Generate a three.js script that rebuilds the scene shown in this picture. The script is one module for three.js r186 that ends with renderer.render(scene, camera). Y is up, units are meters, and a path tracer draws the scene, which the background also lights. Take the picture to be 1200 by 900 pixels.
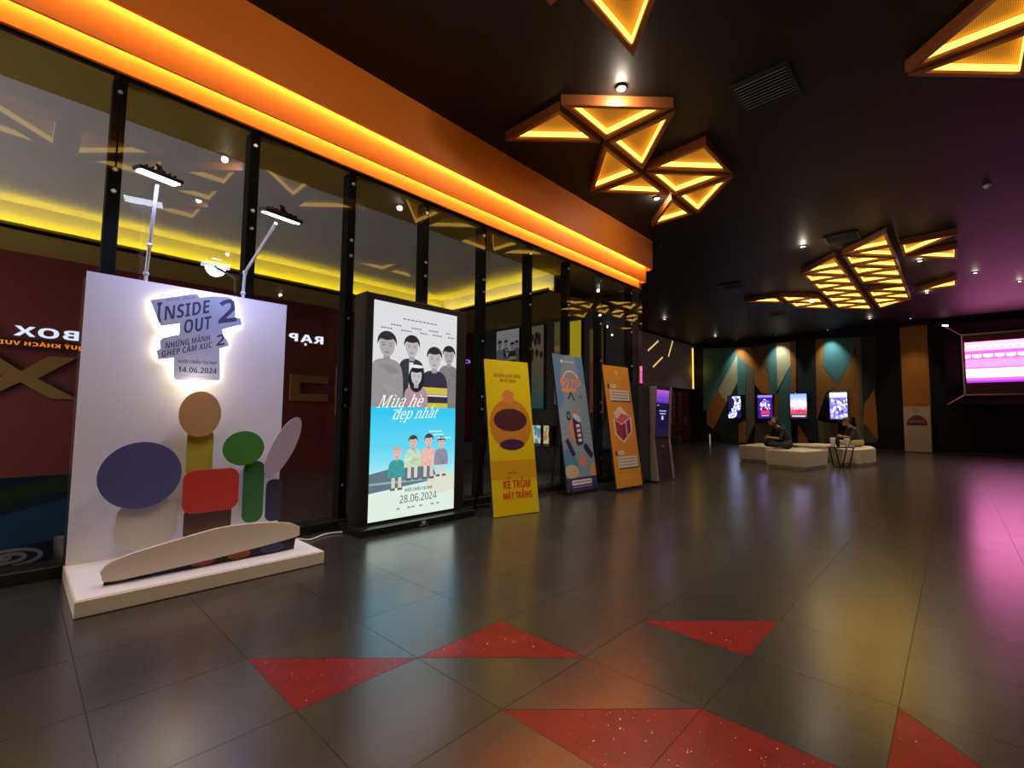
import * as THREE from 'three';
import { RoundedBoxGeometry } from 'three/addons/geometries/RoundedBoxGeometry.js';
import { mergeGeometries, mergeVertices } from 'three/addons/utils/BufferGeometryUtils.js';
import { MarchingCubes } from 'three/addons/objects/MarchingCubes.js';
import { TextGeometry } from 'three/addons/geometries/TextGeometry.js';
import { FontLoader } from 'three/addons/loaders/FontLoader.js';
import { RectAreaLightUniformsLib } from 'three/addons/lights/RectAreaLightUniformsLib.js';

// ------------------------------------------------------------------ camera, background, exposure
// World: X runs from the glass front (X = 0) into the lobby, -Z runs along the glass front, Y up, metres.
RectAreaLightUniformsLib.init();
const D = Math.PI / 180;
const scene = new THREE.Scene();
scene.background = new THREE.Color(0x000000);
const camera = new THREE.PerspectiveCamera(78.76, 4 / 3, 0.05, 120);
camera.rotation.order = 'YXZ';
camera.position.set(5.008, 1.2247, 0);
camera.rotation.set(3.921 * D, 43.405 * D, 0.575 * D);
const renderer = new THREE.WebGLRenderer({ antialias: true });
renderer.toneMapping = THREE.LinearToneMapping;
renderer.toneMappingExposure = 1.0;
renderer.shadowMap.enabled = true;

// ------------------------------------------------------------------ helpers
let seed = 7;
const rnd = () => { seed = (seed * 1664525 + 1013904223) >>> 0; return seed / 4294967296; };
const used = {};
const numbered = (n) => { const k = (used[n] = (used[n] ?? -1) + 1); return k ? n + '_' + String(k).padStart(3, '0') : n; };
function thing(name, label, category, pos = [0, 0, 0], turn = 0, group) {
  const o = new THREE.Group(); o.name = numbered(name); o.position.set(...pos); o.rotation.y = turn;
  o.userData = { label, category }; if (group) o.userData.group = group;
  scene.add(o); return o;
}
function part(name, geo, mat, parent, pos, rot) {
  const m = new THREE.Mesh(geo, mat); m.name = name;
  if (pos) m.position.set(...pos); if (rot) m.rotation.set(...rot);
  parent.add(m); return m;
}
function single(name, geo, mat, label, category, group) {
  const m = new THREE.Mesh(geo, mat); m.name = numbered(name); m.userData = { label, category };
  if (group) m.userData.group = group; scene.add(m); return m;
}
function struct(name, geo, mat, label) {
  const m = geo ? new THREE.Mesh(geo, mat) : new THREE.Group(); m.name = name;
  m.userData = { kind: 'structure', label, category: name.split('_')[0] }; scene.add(m); return m;
}
// box from corner to corner
function bx(x0, x1, y0, y1, z0, z1) {
  const g = new THREE.BoxGeometry(Math.abs(x1 - x0), Math.abs(y1 - y0), Math.abs(z1 - z0));
  g.translate((x0 + x1) / 2, (y0 + y1) / 2, (z0 + z1) / 2); return g;
}
function rbx(x0, x1, y0, y1, z0, z1, r = 0.01, s = 2) {
  const g = new RoundedBoxGeometry(Math.abs(x1 - x0), Math.abs(y1 - y0), Math.abs(z1 - z0), s, r);
  g.translate((x0 + x1) / 2, (y0 + y1) / 2, (z0 + z1) / 2); return g;
}
const merge = (gs) => mergeGeometries(gs.map((g) => (g.index ? g.toNonIndexed() : g)).map((g) => { for (const k of Object.keys(g.attributes)) if (!['position', 'normal', 'uv'].includes(k)) g.deleteAttribute(k); return g; }));
// prism with an outline in (x, z), standing from y0 to y1, uv in metres
function prismXZ(pts, y0, y1, bevel = 0) {
  const s = new THREE.Shape(pts.map(([x, z]) => new THREE.Vector2(x, -z)));
  const g = new THREE.ExtrudeGeometry(s, { depth: y1 - y0 - 2 * bevel, bevelEnabled: bevel > 0, bevelThickness: bevel, bevelSize: bevel, bevelOffset: -bevel, bevelSegments: 2 });
  g.rotateX(-Math.PI / 2); g.translate(0, y0 + bevel, 0); return g;
}
// slab with an outline in (u, y) that faces +X; u runs to the right as seen from the lobby (towards -Z)
function slabX(pts, depth, holes = [], bevel = 0, curve = 12) {
  const s = pts instanceof THREE.Shape ? pts : new THREE.Shape(pts.map(([u, y]) => new THREE.Vector2(u, y)));
  for (const h of holes) s.holes.push(new THREE.Path(h.map(([u, y]) => new THREE.Vector2(u, y))));
  const g = new THREE.ExtrudeGeometry(s, { depth: depth - 2 * bevel, bevelEnabled: bevel > 0, bevelThickness: bevel, bevelSize: bevel, bevelOffset: -bevel, bevelSegments: 2, curveSegments: curve });
  g.translate(0, 0, bevel); g.rotateY(Math.PI / 2); return g;      // depth along +X, u along -Z
}
function tube(pts, r, seg = 24, rad = 8) { return new THREE.TubeGeometry(new THREE.CatmullRomCurve3(pts.map((p) => new THREE.Vector3(...p)), false, 'centripetal'), seg, r, rad); }
function bar(a, b, w, d = w) {
  const A = new THREE.Vector3(...a), B = new THREE.Vector3(...b), L = A.distanceTo(B);
  const g = new THREE.BoxGeometry(w, L, d); g.applyQuaternion(new THREE.Quaternion().setFromUnitVectors(new THREE.Vector3(0, 1, 0), B.clone().sub(A).normalize()));
  g.translate((A.x + B.x) / 2, (A.y + B.y) / 2, (A.z + B.z) / 2); return g;
}
function cyl(a, b, r0, r1 = r0, n = 12) {
  const A = new THREE.Vector3(...a), B = new THREE.Vector3(...b), L = A.distanceTo(B);
  const g = new THREE.CylinderGeometry(r1, r0, L, n); g.applyQuaternion(new THREE.Quaternion().setFromUnitVectors(new THREE.Vector3(0, 1, 0), B.clone().sub(A).normalize()));
  g.translate((A.x + B.x) / 2, (A.y + B.y) / 2, (A.z + B.z) / 2); return g;
}
const lin = (r, g, b) => new THREE.Color().setRGB(r, g, b);
const mat = (c, rough = 0.6, extra = {}) => new THREE.MeshStandardMaterial({ color: c instanceof THREE.Color ? c : new THREE.Color(c), roughness: rough, ...extra });
const glow = (c, k, extra = {}) => new THREE.MeshStandardMaterial({ color: 0x111111, roughness: 0.5, emissive: c instanceof THREE.Color ? c : new THREE.Color(c), emissiveIntensity: k, ...extra });

// textures
function noiseTex(size, f, srgb = false, repeat = 1) {
  const d = new Uint8Array(size * size * 4);
  for (let y = 0; y < size; y++) for (let x = 0; x < size; x++) {
    const c = f(x / size, y / size), i = 4 * (y * size + x);
    const a = Array.isArray(c) ? c : [c, c, c];
    for (let k = 0; k < 3; k++) d[i + k] = Math.max(0, Math.min(255, Math.round(a[k] * 255)));
    d[i + 3] = 255;
  }
  const t = new THREE.DataTexture(d, size, size); t.wrapS = t.wrapT = THREE.RepeatWrapping; t.magFilter = THREE.LinearFilter; t.minFilter = THREE.LinearMipmapLinearFilter; t.generateMipmaps = true;
  if (srgb) t.colorSpace = THREE.SRGBColorSpace; t.repeat.set(repeat, repeat); t.needsUpdate = true; return t;
}
// tiling value noise
const lattice = Array.from({ length: 4096 }, () => rnd());
function vnoise(u, v, n) {
  const x = u * n, y = v * n, x0 = Math.floor(x), y0 = Math.floor(y), fx = x - x0, fy = y - y0;
  const h = (a, b) => lattice[((((a % n) + n) % n) * 61 + (((b % n) + n) % n) * 127 + n * 17) & 4095], s = (t) => t * t * (3 - 2 * t);
  const a = h(x0, y0), b = h(x0 + 1, y0), c = h(x0, y0 + 1), e = h(x0 + 1, y0 + 1), sx = s(fx), sy = s(fy);
  return (a * (1 - sx) + b * sx) * (1 - sy) + (c * (1 - sx) + e * sx) * sy;
}
const fbm = (u, v, n) => 0.5 * vnoise(u, v, n) + 0.27 * vnoise(u, v, n * 2) + 0.15 * vnoise(u, v, n * 4) + 0.08 * vnoise(u, v, n * 8);
function canvasTex(w, h, draw) {
  const c = document.createElement('canvas'); c.width = w; c.height = h; const g = c.getContext('2d');
  draw(g, w, h); const t = new THREE.CanvasTexture(c); t.colorSpace = THREE.SRGBColorSpace; t.anisotropy = 8; return t;
}
// lettering with Vietnamese marks drawn as strokes over the plain letters
function vn(g, text, x, y, size, { align = 'left', font = 'sans-serif', weight = 'bold', color = '#222', squeeze = 1, spacing = 0 } = {}) {
  g.save(); g.translate(x, y); g.scale(squeeze, 1); g.font = `${weight} ${size}px ${font}`; g.fillStyle = color; g.strokeStyle = color; g.textBaseline = 'alphabetic'; g.textAlign = 'left'; g.lineCap = 'round';
  const cells = [];
  for (const ch of text) {
    if (ch === 'Đ' || ch === 'đ') { cells.push([ch === 'Đ' ? 'D' : 'd', 'bar']); continue; }
    const n = ch.normalize('NFD'); cells.push([n[0], n.slice(1)]);
  }
  let total = 0; for (const [c] of cells) total += g.measureText(c).width + spacing;
  let px = align === 'center' ? -total / 2 : align === 'right' ? -total : 0;
  g.lineWidth = size * (weight === 'bold' ? 0.075 : 0.05);
  for (const [c, marks] of cells) {
    const w = g.measureText(c).width, up = c === c.toUpperCase() && c !== c.toLowerCase(); g.fillText(c, px, 0);
    const cx = px + w / 2; let top = -(up ? 0.74 : c === 'i' ? 0.6 : 0.56) * size - size * 0.06; const s = size * 0.12;
    const line = (...p) => { g.beginPath(); g.moveTo(p[0], p[1]); for (let i = 2; i < p.length; i += 2) g.lineTo(p[i], p[i + 1]); g.stroke(); };
    if (marks === 'bar') line(px - size * 0.02, up ? -0.36 * size : -0.62 * size, px + w * (up ? 0.45 : 1.0), up ? -0.36 * size : -0.62 * size);
    else for (const m of marks) {
      const k = m.codePointAt(0);
      if (k === 0x302) { line(cx - s, top, cx, top - s, cx + s, top); top -= s * 1.3; }
      else if (k === 0x306) { g.beginPath(); g.arc(cx, top - s * 0.9, s, 0.1, Math.PI - 0.1); g.stroke(); top -= s * 1.2; }
      else if (k === 0x301) line(cx - s * 0.4, top, cx + s * 0.7, top - s);
      else if (k === 0x300) line(cx + s * 0.4, top, cx - s * 0.7, top - s);
      else if (k === 0x309) { g.beginPath(); g.arc(cx, top - s * 0.7, s * 0.55, -Math.PI, Math.PI * 0.5); g.stroke(); }
      else if (k === 0x303) line(cx - s, top - s * 0.2, cx - s * 0.35, top - s * 0.7, cx + s * 0.35, top - s * 0.2, cx + s, top - s * 0.7);
      else if (k === 0x323) { g.beginPath(); g.arc(cx, size * 0.15, size * 0.06, 0, 7); g.fill(); }
      else if (k === 0x31b) line(px + w * 0.9, top + s * 0.9, px + w * 1.04, top + s * 0.2, px + w * 1.0, top - s * 0.5);
    }
    px += w + spacing;
  }
  g.restore();
}

// ------------------------------------------------------------------ materials
const tileBump = noiseTex(512, (u, v) => 0.5 + 0.5 * (fbm(u, v, 64) - 0.5) + 0.25 * (rnd() - 0.5));
const tileRough = noiseTex(512, (u, v) => 0.24 + 0.04 * (fbm(u, v, 4) - 0.5));
const tileTone = noiseTex(512, (u, v) => { const n = 0.182 + 0.02 * (fbm(u, v, 10) - 0.5) + 0.035 * (rnd() - 0.5); return [n * 1.0, n * 0.985, n * 0.95]; }, true);
const M = {};
M.tile = [1, 0.92, 1.08].map((k) => new THREE.MeshPhysicalMaterial({ ior: 2.1, color: lin(k, k, k), map: tileTone, roughness: 1, roughnessMap: tileRough, bumpMap: tileBump, bumpScale: 0.00004 }));
const redTone = noiseTex(512, (u, v) => { const n = fbm(u, v, 24); const k = rnd(); const s = 0.85 + 0.3 * n; return k > 0.9994 ? [0.95, 0.9, 0.85] : k > 0.985 ? [0.52 * s, 0.11 * s, 0.09 * s] : [0.435 * s, 0.042 * s, 0.047 * s]; }, true);  // palest dots paint in the sparkle of the mirror flecks
M.red = new THREE.MeshStandardMaterial({ map: redTone, roughness: 0.32 });
M.fleck = mat(lin(0.85, 0.80, 0.70), 0.25);
M.grout = mat(lin(0.010, 0.0095, 0.009), 0.8);
const plaster = noiseTex(256, (u, v) => 0.5 + 0.5 * (fbm(u, v, 32) - 0.5) + 0.2 * (rnd() - 0.5));
M.ceiling = new THREE.MeshPhysicalMaterial({ color: lin(0.018, 0.0135, 0.012), roughness: 0.55, specularIntensity: 0.5, bumpMap: plaster, bumpScale: 0.0006 });
M.blackWall = new THREE.MeshPhysicalMaterial({ color: lin(0.010, 0.008, 0.0085), roughness: 0.8, specularIntensity: 0.3 });
M.orange = mat(lin(0.80, 0.215, 0.016), 0.55, { bumpMap: plaster, bumpScale: 0.0004 });
M.frameOrange = mat(lin(0.24, 0.068, 0.014), 0.5);
const perf = noiseTex(256, (u, v) => { const x = (u * 16) % 1 - 0.5, y = (v * 16) % 1 - 0.5; const hole = x * x + y * y < 0.07; return hole ? [0.55, 0.36, 0.10] : [0.88, 0.66, 0.26]; }, true);
M.perf = new THREE.MeshStandardMaterial({ map: perf, roughness: 0.6 });
perf.repeat.set(4, 4);
M.amber = glow(lin(1, 0.60, 0.09), 3.0);
M.fascLed = glow(lin(1, 0.66, 0.14), 62);
M.black = mat(lin(0.006, 0.006, 0.007), 0.5);
M.fin = new THREE.MeshPhysicalMaterial({ color: lin(0.004, 0.004, 0.0045), roughness: 0.85, specularIntensity: 0.2 });
M.blackSoft = mat(lin(0.015, 0.014, 0.015), 0.7);
M.blackMetal = mat(lin(0.02, 0.02, 0.022), 0.35, { metalness: 0.6 });
M.steel = mat(lin(0.6, 0.6, 0.62), 0.3, { metalness: 1 });
M.white = mat(lin(0.78, 0.78, 0.80), 0.5);
M.glass = new THREE.MeshPhysicalMaterial({ color: lin(0.96, 0.98, 0.97), roughness: 0.0, transmission: 1, thickness: 0, ior: 1.75 });

// ------------------------------------------------------------------ large structure
const HC = 5.0, FAR = -23.88, EAST = 13.5, SOUTH = 6.5, END = -9.2, BACK = -5.2, ALC = -4.75;
// floor: grout bed with tiles of 0.6 m, six half tiles in red stone
const floor = struct('floor', null, null, 'dark grey porcelain tile floor with red stone triangles');
part('screed', bx(ALC, EAST, -0.3, -0.0014, SOUTH, FAR), M.grout, floor);
{
  const T = 0.6, G = 0.0012, X0 = 2.984, Z0 = -1.464;
  const prism = (pts) => {           // pts counter-clockwise seen from above, top at y = 0
    const n = pts.length, pos = [], nor = [], uv = [], idx = [];
    for (const [x, z] of pts) { pos.push(x, 0, z); nor.push(0, 1, 0); uv.push(x * 0.7, z * 0.7); }
    for (let i = 1; i < n - 1; i++) idx.push(0, i, i + 1);
    for (let i = 0; i < n; i++) {
      const [ax, az] = pts[i], [cx, cz] = pts[(i + 1) % n], b = pos.length / 3, l = Math.hypot(cx - ax, cz - az), nx = -(cz - az) / l, nz = (cx - ax) / l;
      pos.push(ax, 0, az, cx, 0, cz, cx, -0.008, cz, ax, -0.008, az); for (let k = 0; k < 4; k++) { nor.push(nx, 0, nz); uv.push(0, 0); }
      idx.push(b, b + 2, b + 1, b, b + 3, b + 2);
    }
    const g = new THREE.BufferGeometry(); g.setAttribute('position', new THREE.Float32BufferAttribute(pos, 3)); g.setAttribute('normal', new THREE.Float32BufferAttribute(nor, 3)); g.setAttribute('uv', new THREE.Float32BufferAttribute(uv, 2)); g.setIndex(idx); return g;
  };
  // P(i, j): i steps along -Z, j steps along +X
  const P = (i, j) => [X0 + T * j, Z0 - T * i];
  const inset = (pts) => {            // shrink by the half joint
    const n = pts.length, out = [];
    for (let i = 0; i < n; i++) {
      const a = pts[(i + n - 1) % n], b = pts[i], c = pts[(i + 1) % n];
      const e = (p, q) => { const l = Math.hypot(q[0] - p[0], q[1] - p[1]); return [(q[0] - p[0]) / l, (q[1] - p[1]) / l]; };
      const u = e(a, b), v = e(b, c), cr = u[0] * v[1] - u[1] * v[0];
      const n1 = [u[1], -u[0]], n2 = [v[1], -v[0]], s = Math.sign(cr) || 1;
      const o1 = [b[0] - s * n1[0] * G, b[1] - s * n1[1] * G], dd = [(b[0] - s * n2[0] * G) - o1[0], (b[1] - s * n2[1] * G) - o1[1]];
      const t = (dd[0] * v[1] - dd[1] * v[0]) / cr; out.push([o1[0] + u[0] * t, o1[1] + u[1] * t]);
    }
    return out;
  };
  const ccw = (p) => { let s = 0; for (let i = 0; i < p.length; i++) { const a = p[i], b = p[(i + 1) % p.length]; s += a[0] * b[1] - b[0] * a[1]; } return s > 0 ? p.slice().reverse() : p; };
  // red halves: cell [i, j] -> red corners and the other half
  const red = { '-1,-1': [[-1, -1], [0, 0], [-1, 0]], '0,0': [[0, 0], [1, 1], [1, 0]], '2,1': [[2, 1], [3, 2], [2, 2]], '0,1': [[0, 1], [1, 2], [0, 2]], '0,2': [[0, 2], [1, 2], [1, 3]], '1,3': [[2, 3], [1, 3], [1, 4]] };
  const cells = [];
  for (let i = -13; i <= 37; i++) for (let j = -13; j <= 17; j++) {
    const [x0, zn] = P(i, j), x1 = x0 + T, zf = zn - T;
    let a = x0, b = x1, c = zn, d = zf;
    const west = zf > END - 0.3 ? 0.13 : ALC;
    if (b <= west + 0.05 || a >= EAST - 0.02 || d >= SOUTH || c <= FAR + 0.05) continue;
    a = Math.max(a, west); b = Math.min(b, EAST); c = Math.min(c, SOUTH); d = Math.max(d, FAR);
    cells.push({ i, j, a, b, c, d });
  }
  // nearest tiles in view one by one
  const right = [Math.cos(43.405 * D), -Math.sin(43.405 * D)], fwd = [-Math.sin(43.405 * D), -Math.cos(43.405 * D)];
  for (const q of cells) {
    const mx = (q.a + q.b) / 2 - 5.008, mz = (q.c + q.d) / 2, f = mx * fwd[0] + mz * fwd[1], r = mx * right[0] + mz * right[1];
    q.f = f; q.seen = f > 1.0 && Math.abs(r) < f * 1.12 + 0.5;
  }
  const seen = cells.filter((q) => q.seen).sort((p, q) => p.f - q.f);
  const near = new Set(seen.slice(0, 285)), rest = [];
  const full = new Map();
  for (const q of cells) {
    const key = q.i + ',' + q.j;
    if (red[key]) {
      const r = red[key], all = [[q.i, q.j], [q.i + 1, q.j], [q.i + 1, q.j + 1], [q.i, q.j + 1]];
      const tip = all.findIndex((c) => !r.some((e) => e[0] === c[0] && e[1] === c[1]));
      const other = [all[(tip + 3) % 4], all[tip], all[(tip + 1) % 4]];
      const m = part('red_stone_tile', prism(ccw(inset(r.map((e) => P(...e))))), M.red, floor); m.userData.label = 'red quartz triangle with flecks painted pale for their sparkle';
      part('tile', prism(ccw(inset(other.map((e) => P(...e))))), M.tile[(rnd() * 3) | 0], floor);
      const [A, B, C] = r.map((e) => P(...e)), fl = [];
      for (let k = 0; k < 26; k++) {    // chips set in the stone, their mirror sparkle painted as pale colour
        let u = rnd(), v = rnd(); if (u + v > 1) { u = 1 - u; v = 1 - v; } u = 0.03 + u * 0.92; v = 0.03 + v * 0.92; if (u + v > 0.97) continue;
        const s = 0.0018 + 0.0034 * rnd() * rnd(), x = A[0] + (B[0] - A[0]) * u + (C[0] - A[0]) * v, z = A[1] + (B[1] - A[1]) * u + (C[1] - A[1]) * v;
        const g = new THREE.CircleGeometry(s, 5); g.rotateX(-Math.PI / 2 + (rnd() - 0.5) * 0.5); g.rotateY(rnd() * 6); g.translate(x, 0.0009, z); fl.push(g);
      }
      const f = part('pale_sparkle_chips', merge(fl), M.fleck, m); f.userData.kind = 'stuff';
      continue;
    }
    const g = prism(ccw(inset([[q.a, q.c], [q.b, q.c], [q.b, q.d], [q.a, q.d]])));
    if (near.has(q)) part('tile', g, M.tile[(rnd() * 3) | 0], floor); else rest.push(g);
  }
  const r = part('far_tiles', mergeGeometries(rest), M.tile[0], floor); r.userData.kind = 'stuff';
}
// ceiling, walls
struct('ceiling', merge([bx(0.44, EAST, HC, HC + 0.25, SOUTH, FAR), bx(ALC - 0.2, 0.44, HC, HC + 0.25, END - 0.02, FAR)]), M.ceiling, 'black painted lobby ceiling');
struct('wall_right', bx(EAST, EAST + 0.2, -0.3, HC + 0.25, SOUTH, FAR), M.blackWall, 'black lobby side wall');
struct('wall_back', bx(BACK, EAST, -0.3, HC + 0.25, SOUTH, SOUTH + 0.2), M.blackWall, 'black lobby wall behind the photographer');
const wallFar = struct('wall_far', bx(ALC - 0.2, EAST, -0.3, HC + 0.25, FAR - 0.2, FAR), M.blackWall, 'black end wall with a mural of angular panels');
struct('wall_alcove', bx(ALC - 0.2, ALC, -0.3, HC + 0.25, END - 0.02, FAR), M.blackWall, 'dark side wall beyond the glass front');
// corridor behind the glass
M.maroon = mat(lin(0.13, 0.016, 0.020), 0.45, { bumpMap: plaster, bumpScale: 0.0005 });
M.soffit = mat(lin(0.26, 0.165, 0.02), 0.8);
M.tray = mat(lin(0.50, 0.49, 0.50), 0.8);
M.corrFloor = mat(lin(0.05, 0.045, 0.045), 0.3);
struct('floor_corridor', bx(BACK, 0.02, -0.3, 0.0, SOUTH, END), M.corrFloor, 'dark polished corridor floor behind the glass');
struct('wall_corridor', bx(BACK - 0.2, BACK, -0.3, HC + 0.2, SOUTH, END), M.maroon, 'dark maroon corridor wall behind the glass');
struct('wall_corridor_end', bx(BACK - 0.2, 0.02, -0.3, HC + 0.2, END, END - 0.1), M.blackSoft, 'dark corridor end wall behind the glass');
{
  const c = struct('ceiling_corridor', null, null, 'corridor ceiling with a raised grey tray and yellow cove light');
  part('soffit', merge([bx(-0.62, 0.165, 4.0, 4.10, SOUTH, END), bx(BACK, -3.95, 3.63, 3.68, SOUTH, END), bx(-3.95, -0.62, 3.63, 3.68, -6.95, END)]), M.soffit, c);
  part('tray_lip', merge([bx(-3.98, -3.95, 3.63, 3.72, SOUTH, -6.95), bx(-3.98, -0.62, 3.63, 3.72, -6.95, -6.98)]), M.soffit, c);
  part('tray', merge([bx(BACK, -0.60, 4.04, 4.20, SOUTH, END), bx(-4.16, -4.12, 3.68, 4.04, SOUTH, -7.10), bx(-4.16, -0.62, 3.68, 4.04, -7.12, -7.16)]), M.tray, c);
  const y = glow(lin(1, 0.74, 0.0), 26);
  part('cove_light', merge([bx(-4.02, -3.99, 3.682, 3.70, SOUTH - 0.1, -7.0), bx(-3.95, -0.7, 3.682, 3.70, -7.0, -7.03)]), y, c);
}
{ // RectAreaLight in front of the cove strip
  const l = new THREE.RectAreaLight(lin(1, 0.74, 0.0), 1.0, 13.3, 0.03); l.position.set(-4.04, 3.715, -0.4); l.lookAt(-4.12, 3.78, -0.4); scene.add(l);
}
// stepped orange fascia over the glass front, with two hidden amber strips
{
  const f = struct('trim_1', null, null, 'stepped orange fascia above the glass front with two glowing amber steps');
  const Z1 = SOUTH - 0.01;
  part('upper_board', merge([bx(0.415, 0.44, 4.372, HC, Z1, -9.19), bx(-0.3, 0.44, 4.372, HC, -9.165, -9.19)]), M.orange, f);
  part('middle_board', merge([bx(0.295, 0.32, 4.10, 4.60, Z1, -9.115), bx(-0.3, 0.32, 4.10, 4.60, -9.09, -9.115)]), M.orange, f);
  part('lower_board', merge([bx(0.175, 0.20, 3.985, 4.34, Z1, -9.04), bx(-0.3, 0.20, 3.985, 4.34, -9.015, -9.04)]), M.orange, f);
  part('carrier', merge([bx(0.16, 0.42, 4.60, 4.63, Z1, -9.17), bx(0.06, 0.30, 4.34, 4.37, Z1, -9.1)]), M.blackSoft, f);
  part('upper_led_strip', bx(0.40, 0.412, 4.475, 4.500, Z1, -9.13), M.fascLed, f);
  part('lower_led_strip', bx(0.28, 0.292, 4.225, 4.250, Z1, -9.06), M.fascLed, f);
  for (const [x, y] of [[0.392, 4.487], [0.272, 4.237]]) {
    const l = new THREE.RectAreaLight(lin(1, 0.66, 0.14), 16, 15.4, 0.02); l.position.set(x, y, -1.4); l.lookAt(x - 1, y, -1.4); scene.add(l);
  }
}
// glass front: fins behind the panes, head and base rails
const finZ = [1.62, 0.59, -0.445, -1.477, -2.509, -3.541, -4.573, -5.605, -6.637, -7.669, -8.86];
const nth = ['first', 'second', 'third', 'fourth', 'fifth', 'sixth', 'seventh', 'eighth', 'ninth', 'tenth', 'eleventh'];
{
  const say = ['out of frame left of the standee', 'at the left edge of the photo', 'rising behind the left half of the white standee', 'rising behind the right lamp arm of the standee', 'between the white standee and the bright film totem', 'rising behind the bright film totem', 'between the film totem and the yellow poster', 'rising behind the yellow poster', 'between the yellow and the blue poster', 'between the blue and the orange poster', 'at the far end of the glass front'];
  const finG = rbx(-0.05, 0.095, 0.02, 3.99, -0.045, 0.045, 0.004, 1), discG = new THREE.CylinderGeometry(0.016, 0.02, 0.016, 12); discG.rotateZ(-Math.PI / 2);
  finZ.forEach((z, i) => {
    const t = thing('facade_fin', 'black vertical fin of the glass front, ' + say[i], 'post', [0, 0, z], 0, 'black fins of the glass front');
    part('fin', finG, M.fin, t);
    for (const y of [3.86, 3.2, 3.02, 2.3, 1.5, 1.32, 0.45]) part('bolt', discG, M.steel, t, [0.103, y, 0]);
  });
  for (let i = 0; i + 1 < finZ.length; i++) {
    const g = new THREE.PlaneGeometry(finZ[i] - finZ[i + 1] - 0.012, 3.90); g.rotateY(Math.PI / 2); g.translate(0.122, 2.04, (finZ[i] + finZ[i + 1]) / 2);
    struct('window_' + (i + 1), g, M.glass, 'tall clear pane of the glass front, ' + nth[i] + ' from the near end');
  }
  { const e = new THREE.PlaneGeometry(0.40, 3.90); e.rotateY(Math.PI / 2); e.translate(0.122, 2.04, -9.07); struct('window_11', e, M.glass, 'narrow end pane of the glass front past the last fin'); }
  const g = new THREE.PlaneGeometry(SOUTH - 1.63, 3.90); g.rotateY(Math.PI / 2); g.translate(0.122, 2.04, (SOUTH + 1.62) / 2); struct('window_12', g, M.glass, 'wide clear pane of the glass front behind the photographer');
  struct('trim_2', merge([rbx(-0.08, 0.16, 0.0, 0.09, SOUTH, -8.95, 0.01, 1)]), M.black, 'black base rail of the glass front');
  struct('trim_3', bx(0.095, 0.135, 3.98, 4.0, SOUTH, -8.95), M.black, 'black head rail of the glass front');
}

// ------------------------------------------------------------------ triangular ceiling lights
function triLight(tri, label, group, k = 1) {
  const cx = (tri[0][0] + tri[1][0] + tri[2][0]) / 3, cz = (tri[0][1] + tri[1][1] + tri[2][1]) / 3;
  let p = tri.map(([x, z]) => [x - cx, z - cz]);
  const area = (q) => (q[1][0] - q[0][0]) * (q[2][1] - q[0][1]) - (q[1][1] - q[0][1]) * (q[2][0] - q[0][0]);
  if (area(p) < 0) p = [p[0], p[2], p[1]];
  const shrink = (q, d) => q.map((b, i) => {
    const a = q[(i + 2) % 3], c = q[(i + 1) % 3], e = (s, t) => { const l = Math.hypot(t[0] - s[0], t[1] - s[1]); return [(t[0] - s[0]) / l, (t[1] - s[1]) / l]; };
    const u = e(a, b), v = e(b, c), cr = u[0] * v[1] - u[1] * v[0]; return [b[0] + d * (v[0] - u[0]) / cr, b[1] + d * (v[1] - u[1]) / cr];
  });
  const t = thing('triangular_ceiling_light', label, 'ceiling light', [cx, 4.87, cz], 0, group);
  const out = p, inn = shrink(p, 0.050), lip = shrink(p, 0.055), V = (q) => q.map(([x, z]) => new THREE.Vector2(x, -z));
  const s = new THREE.Shape(V(out)); s.holes.push(new THREE.Path(V(inn)));
  const g = new THREE.ExtrudeGeometry(s, { depth: 0.124, bevelEnabled: true, bevelThickness: 0.003, bevelSize: 0.003, bevelOffset: -0.003, bevelSegments: 1 }); g.rotateX(-Math.PI / 2); g.translate(0, 0.003, 0);
  part('frame', g, M.frameOrange, t);
  const pg = new THREE.ExtrudeGeometry(new THREE.Shape(V(inn)), { depth: 0.008, bevelEnabled: false }); pg.rotateX(-Math.PI / 2); pg.translate(0, 0.112, 0);
  part('perforated_panel', pg, M.perf, t);
  for (let i = 0; i < 3; i++) {
    const a = lip[i], b = lip[(i + 1) % 3];
    const L = Math.hypot(b[0] - a[0], b[1] - a[1]), sg = new THREE.BoxGeometry(L, 0.070, 0.006); sg.rotateY(-Math.atan2(b[1] - a[1], b[0] - a[0])); sg.translate((a[0] + b[0]) / 2, 0.070, (a[1] + b[1]) / 2); part('led_strip', sg, M.amber, t);
  }
  const l = new THREE.PointLight(lin(1, 0.56, 0.10), 0.10 * k); l.position.set(0, -0.35, 0); l.shadow.radius = 0; t.add(l);
  return t;
}
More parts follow.
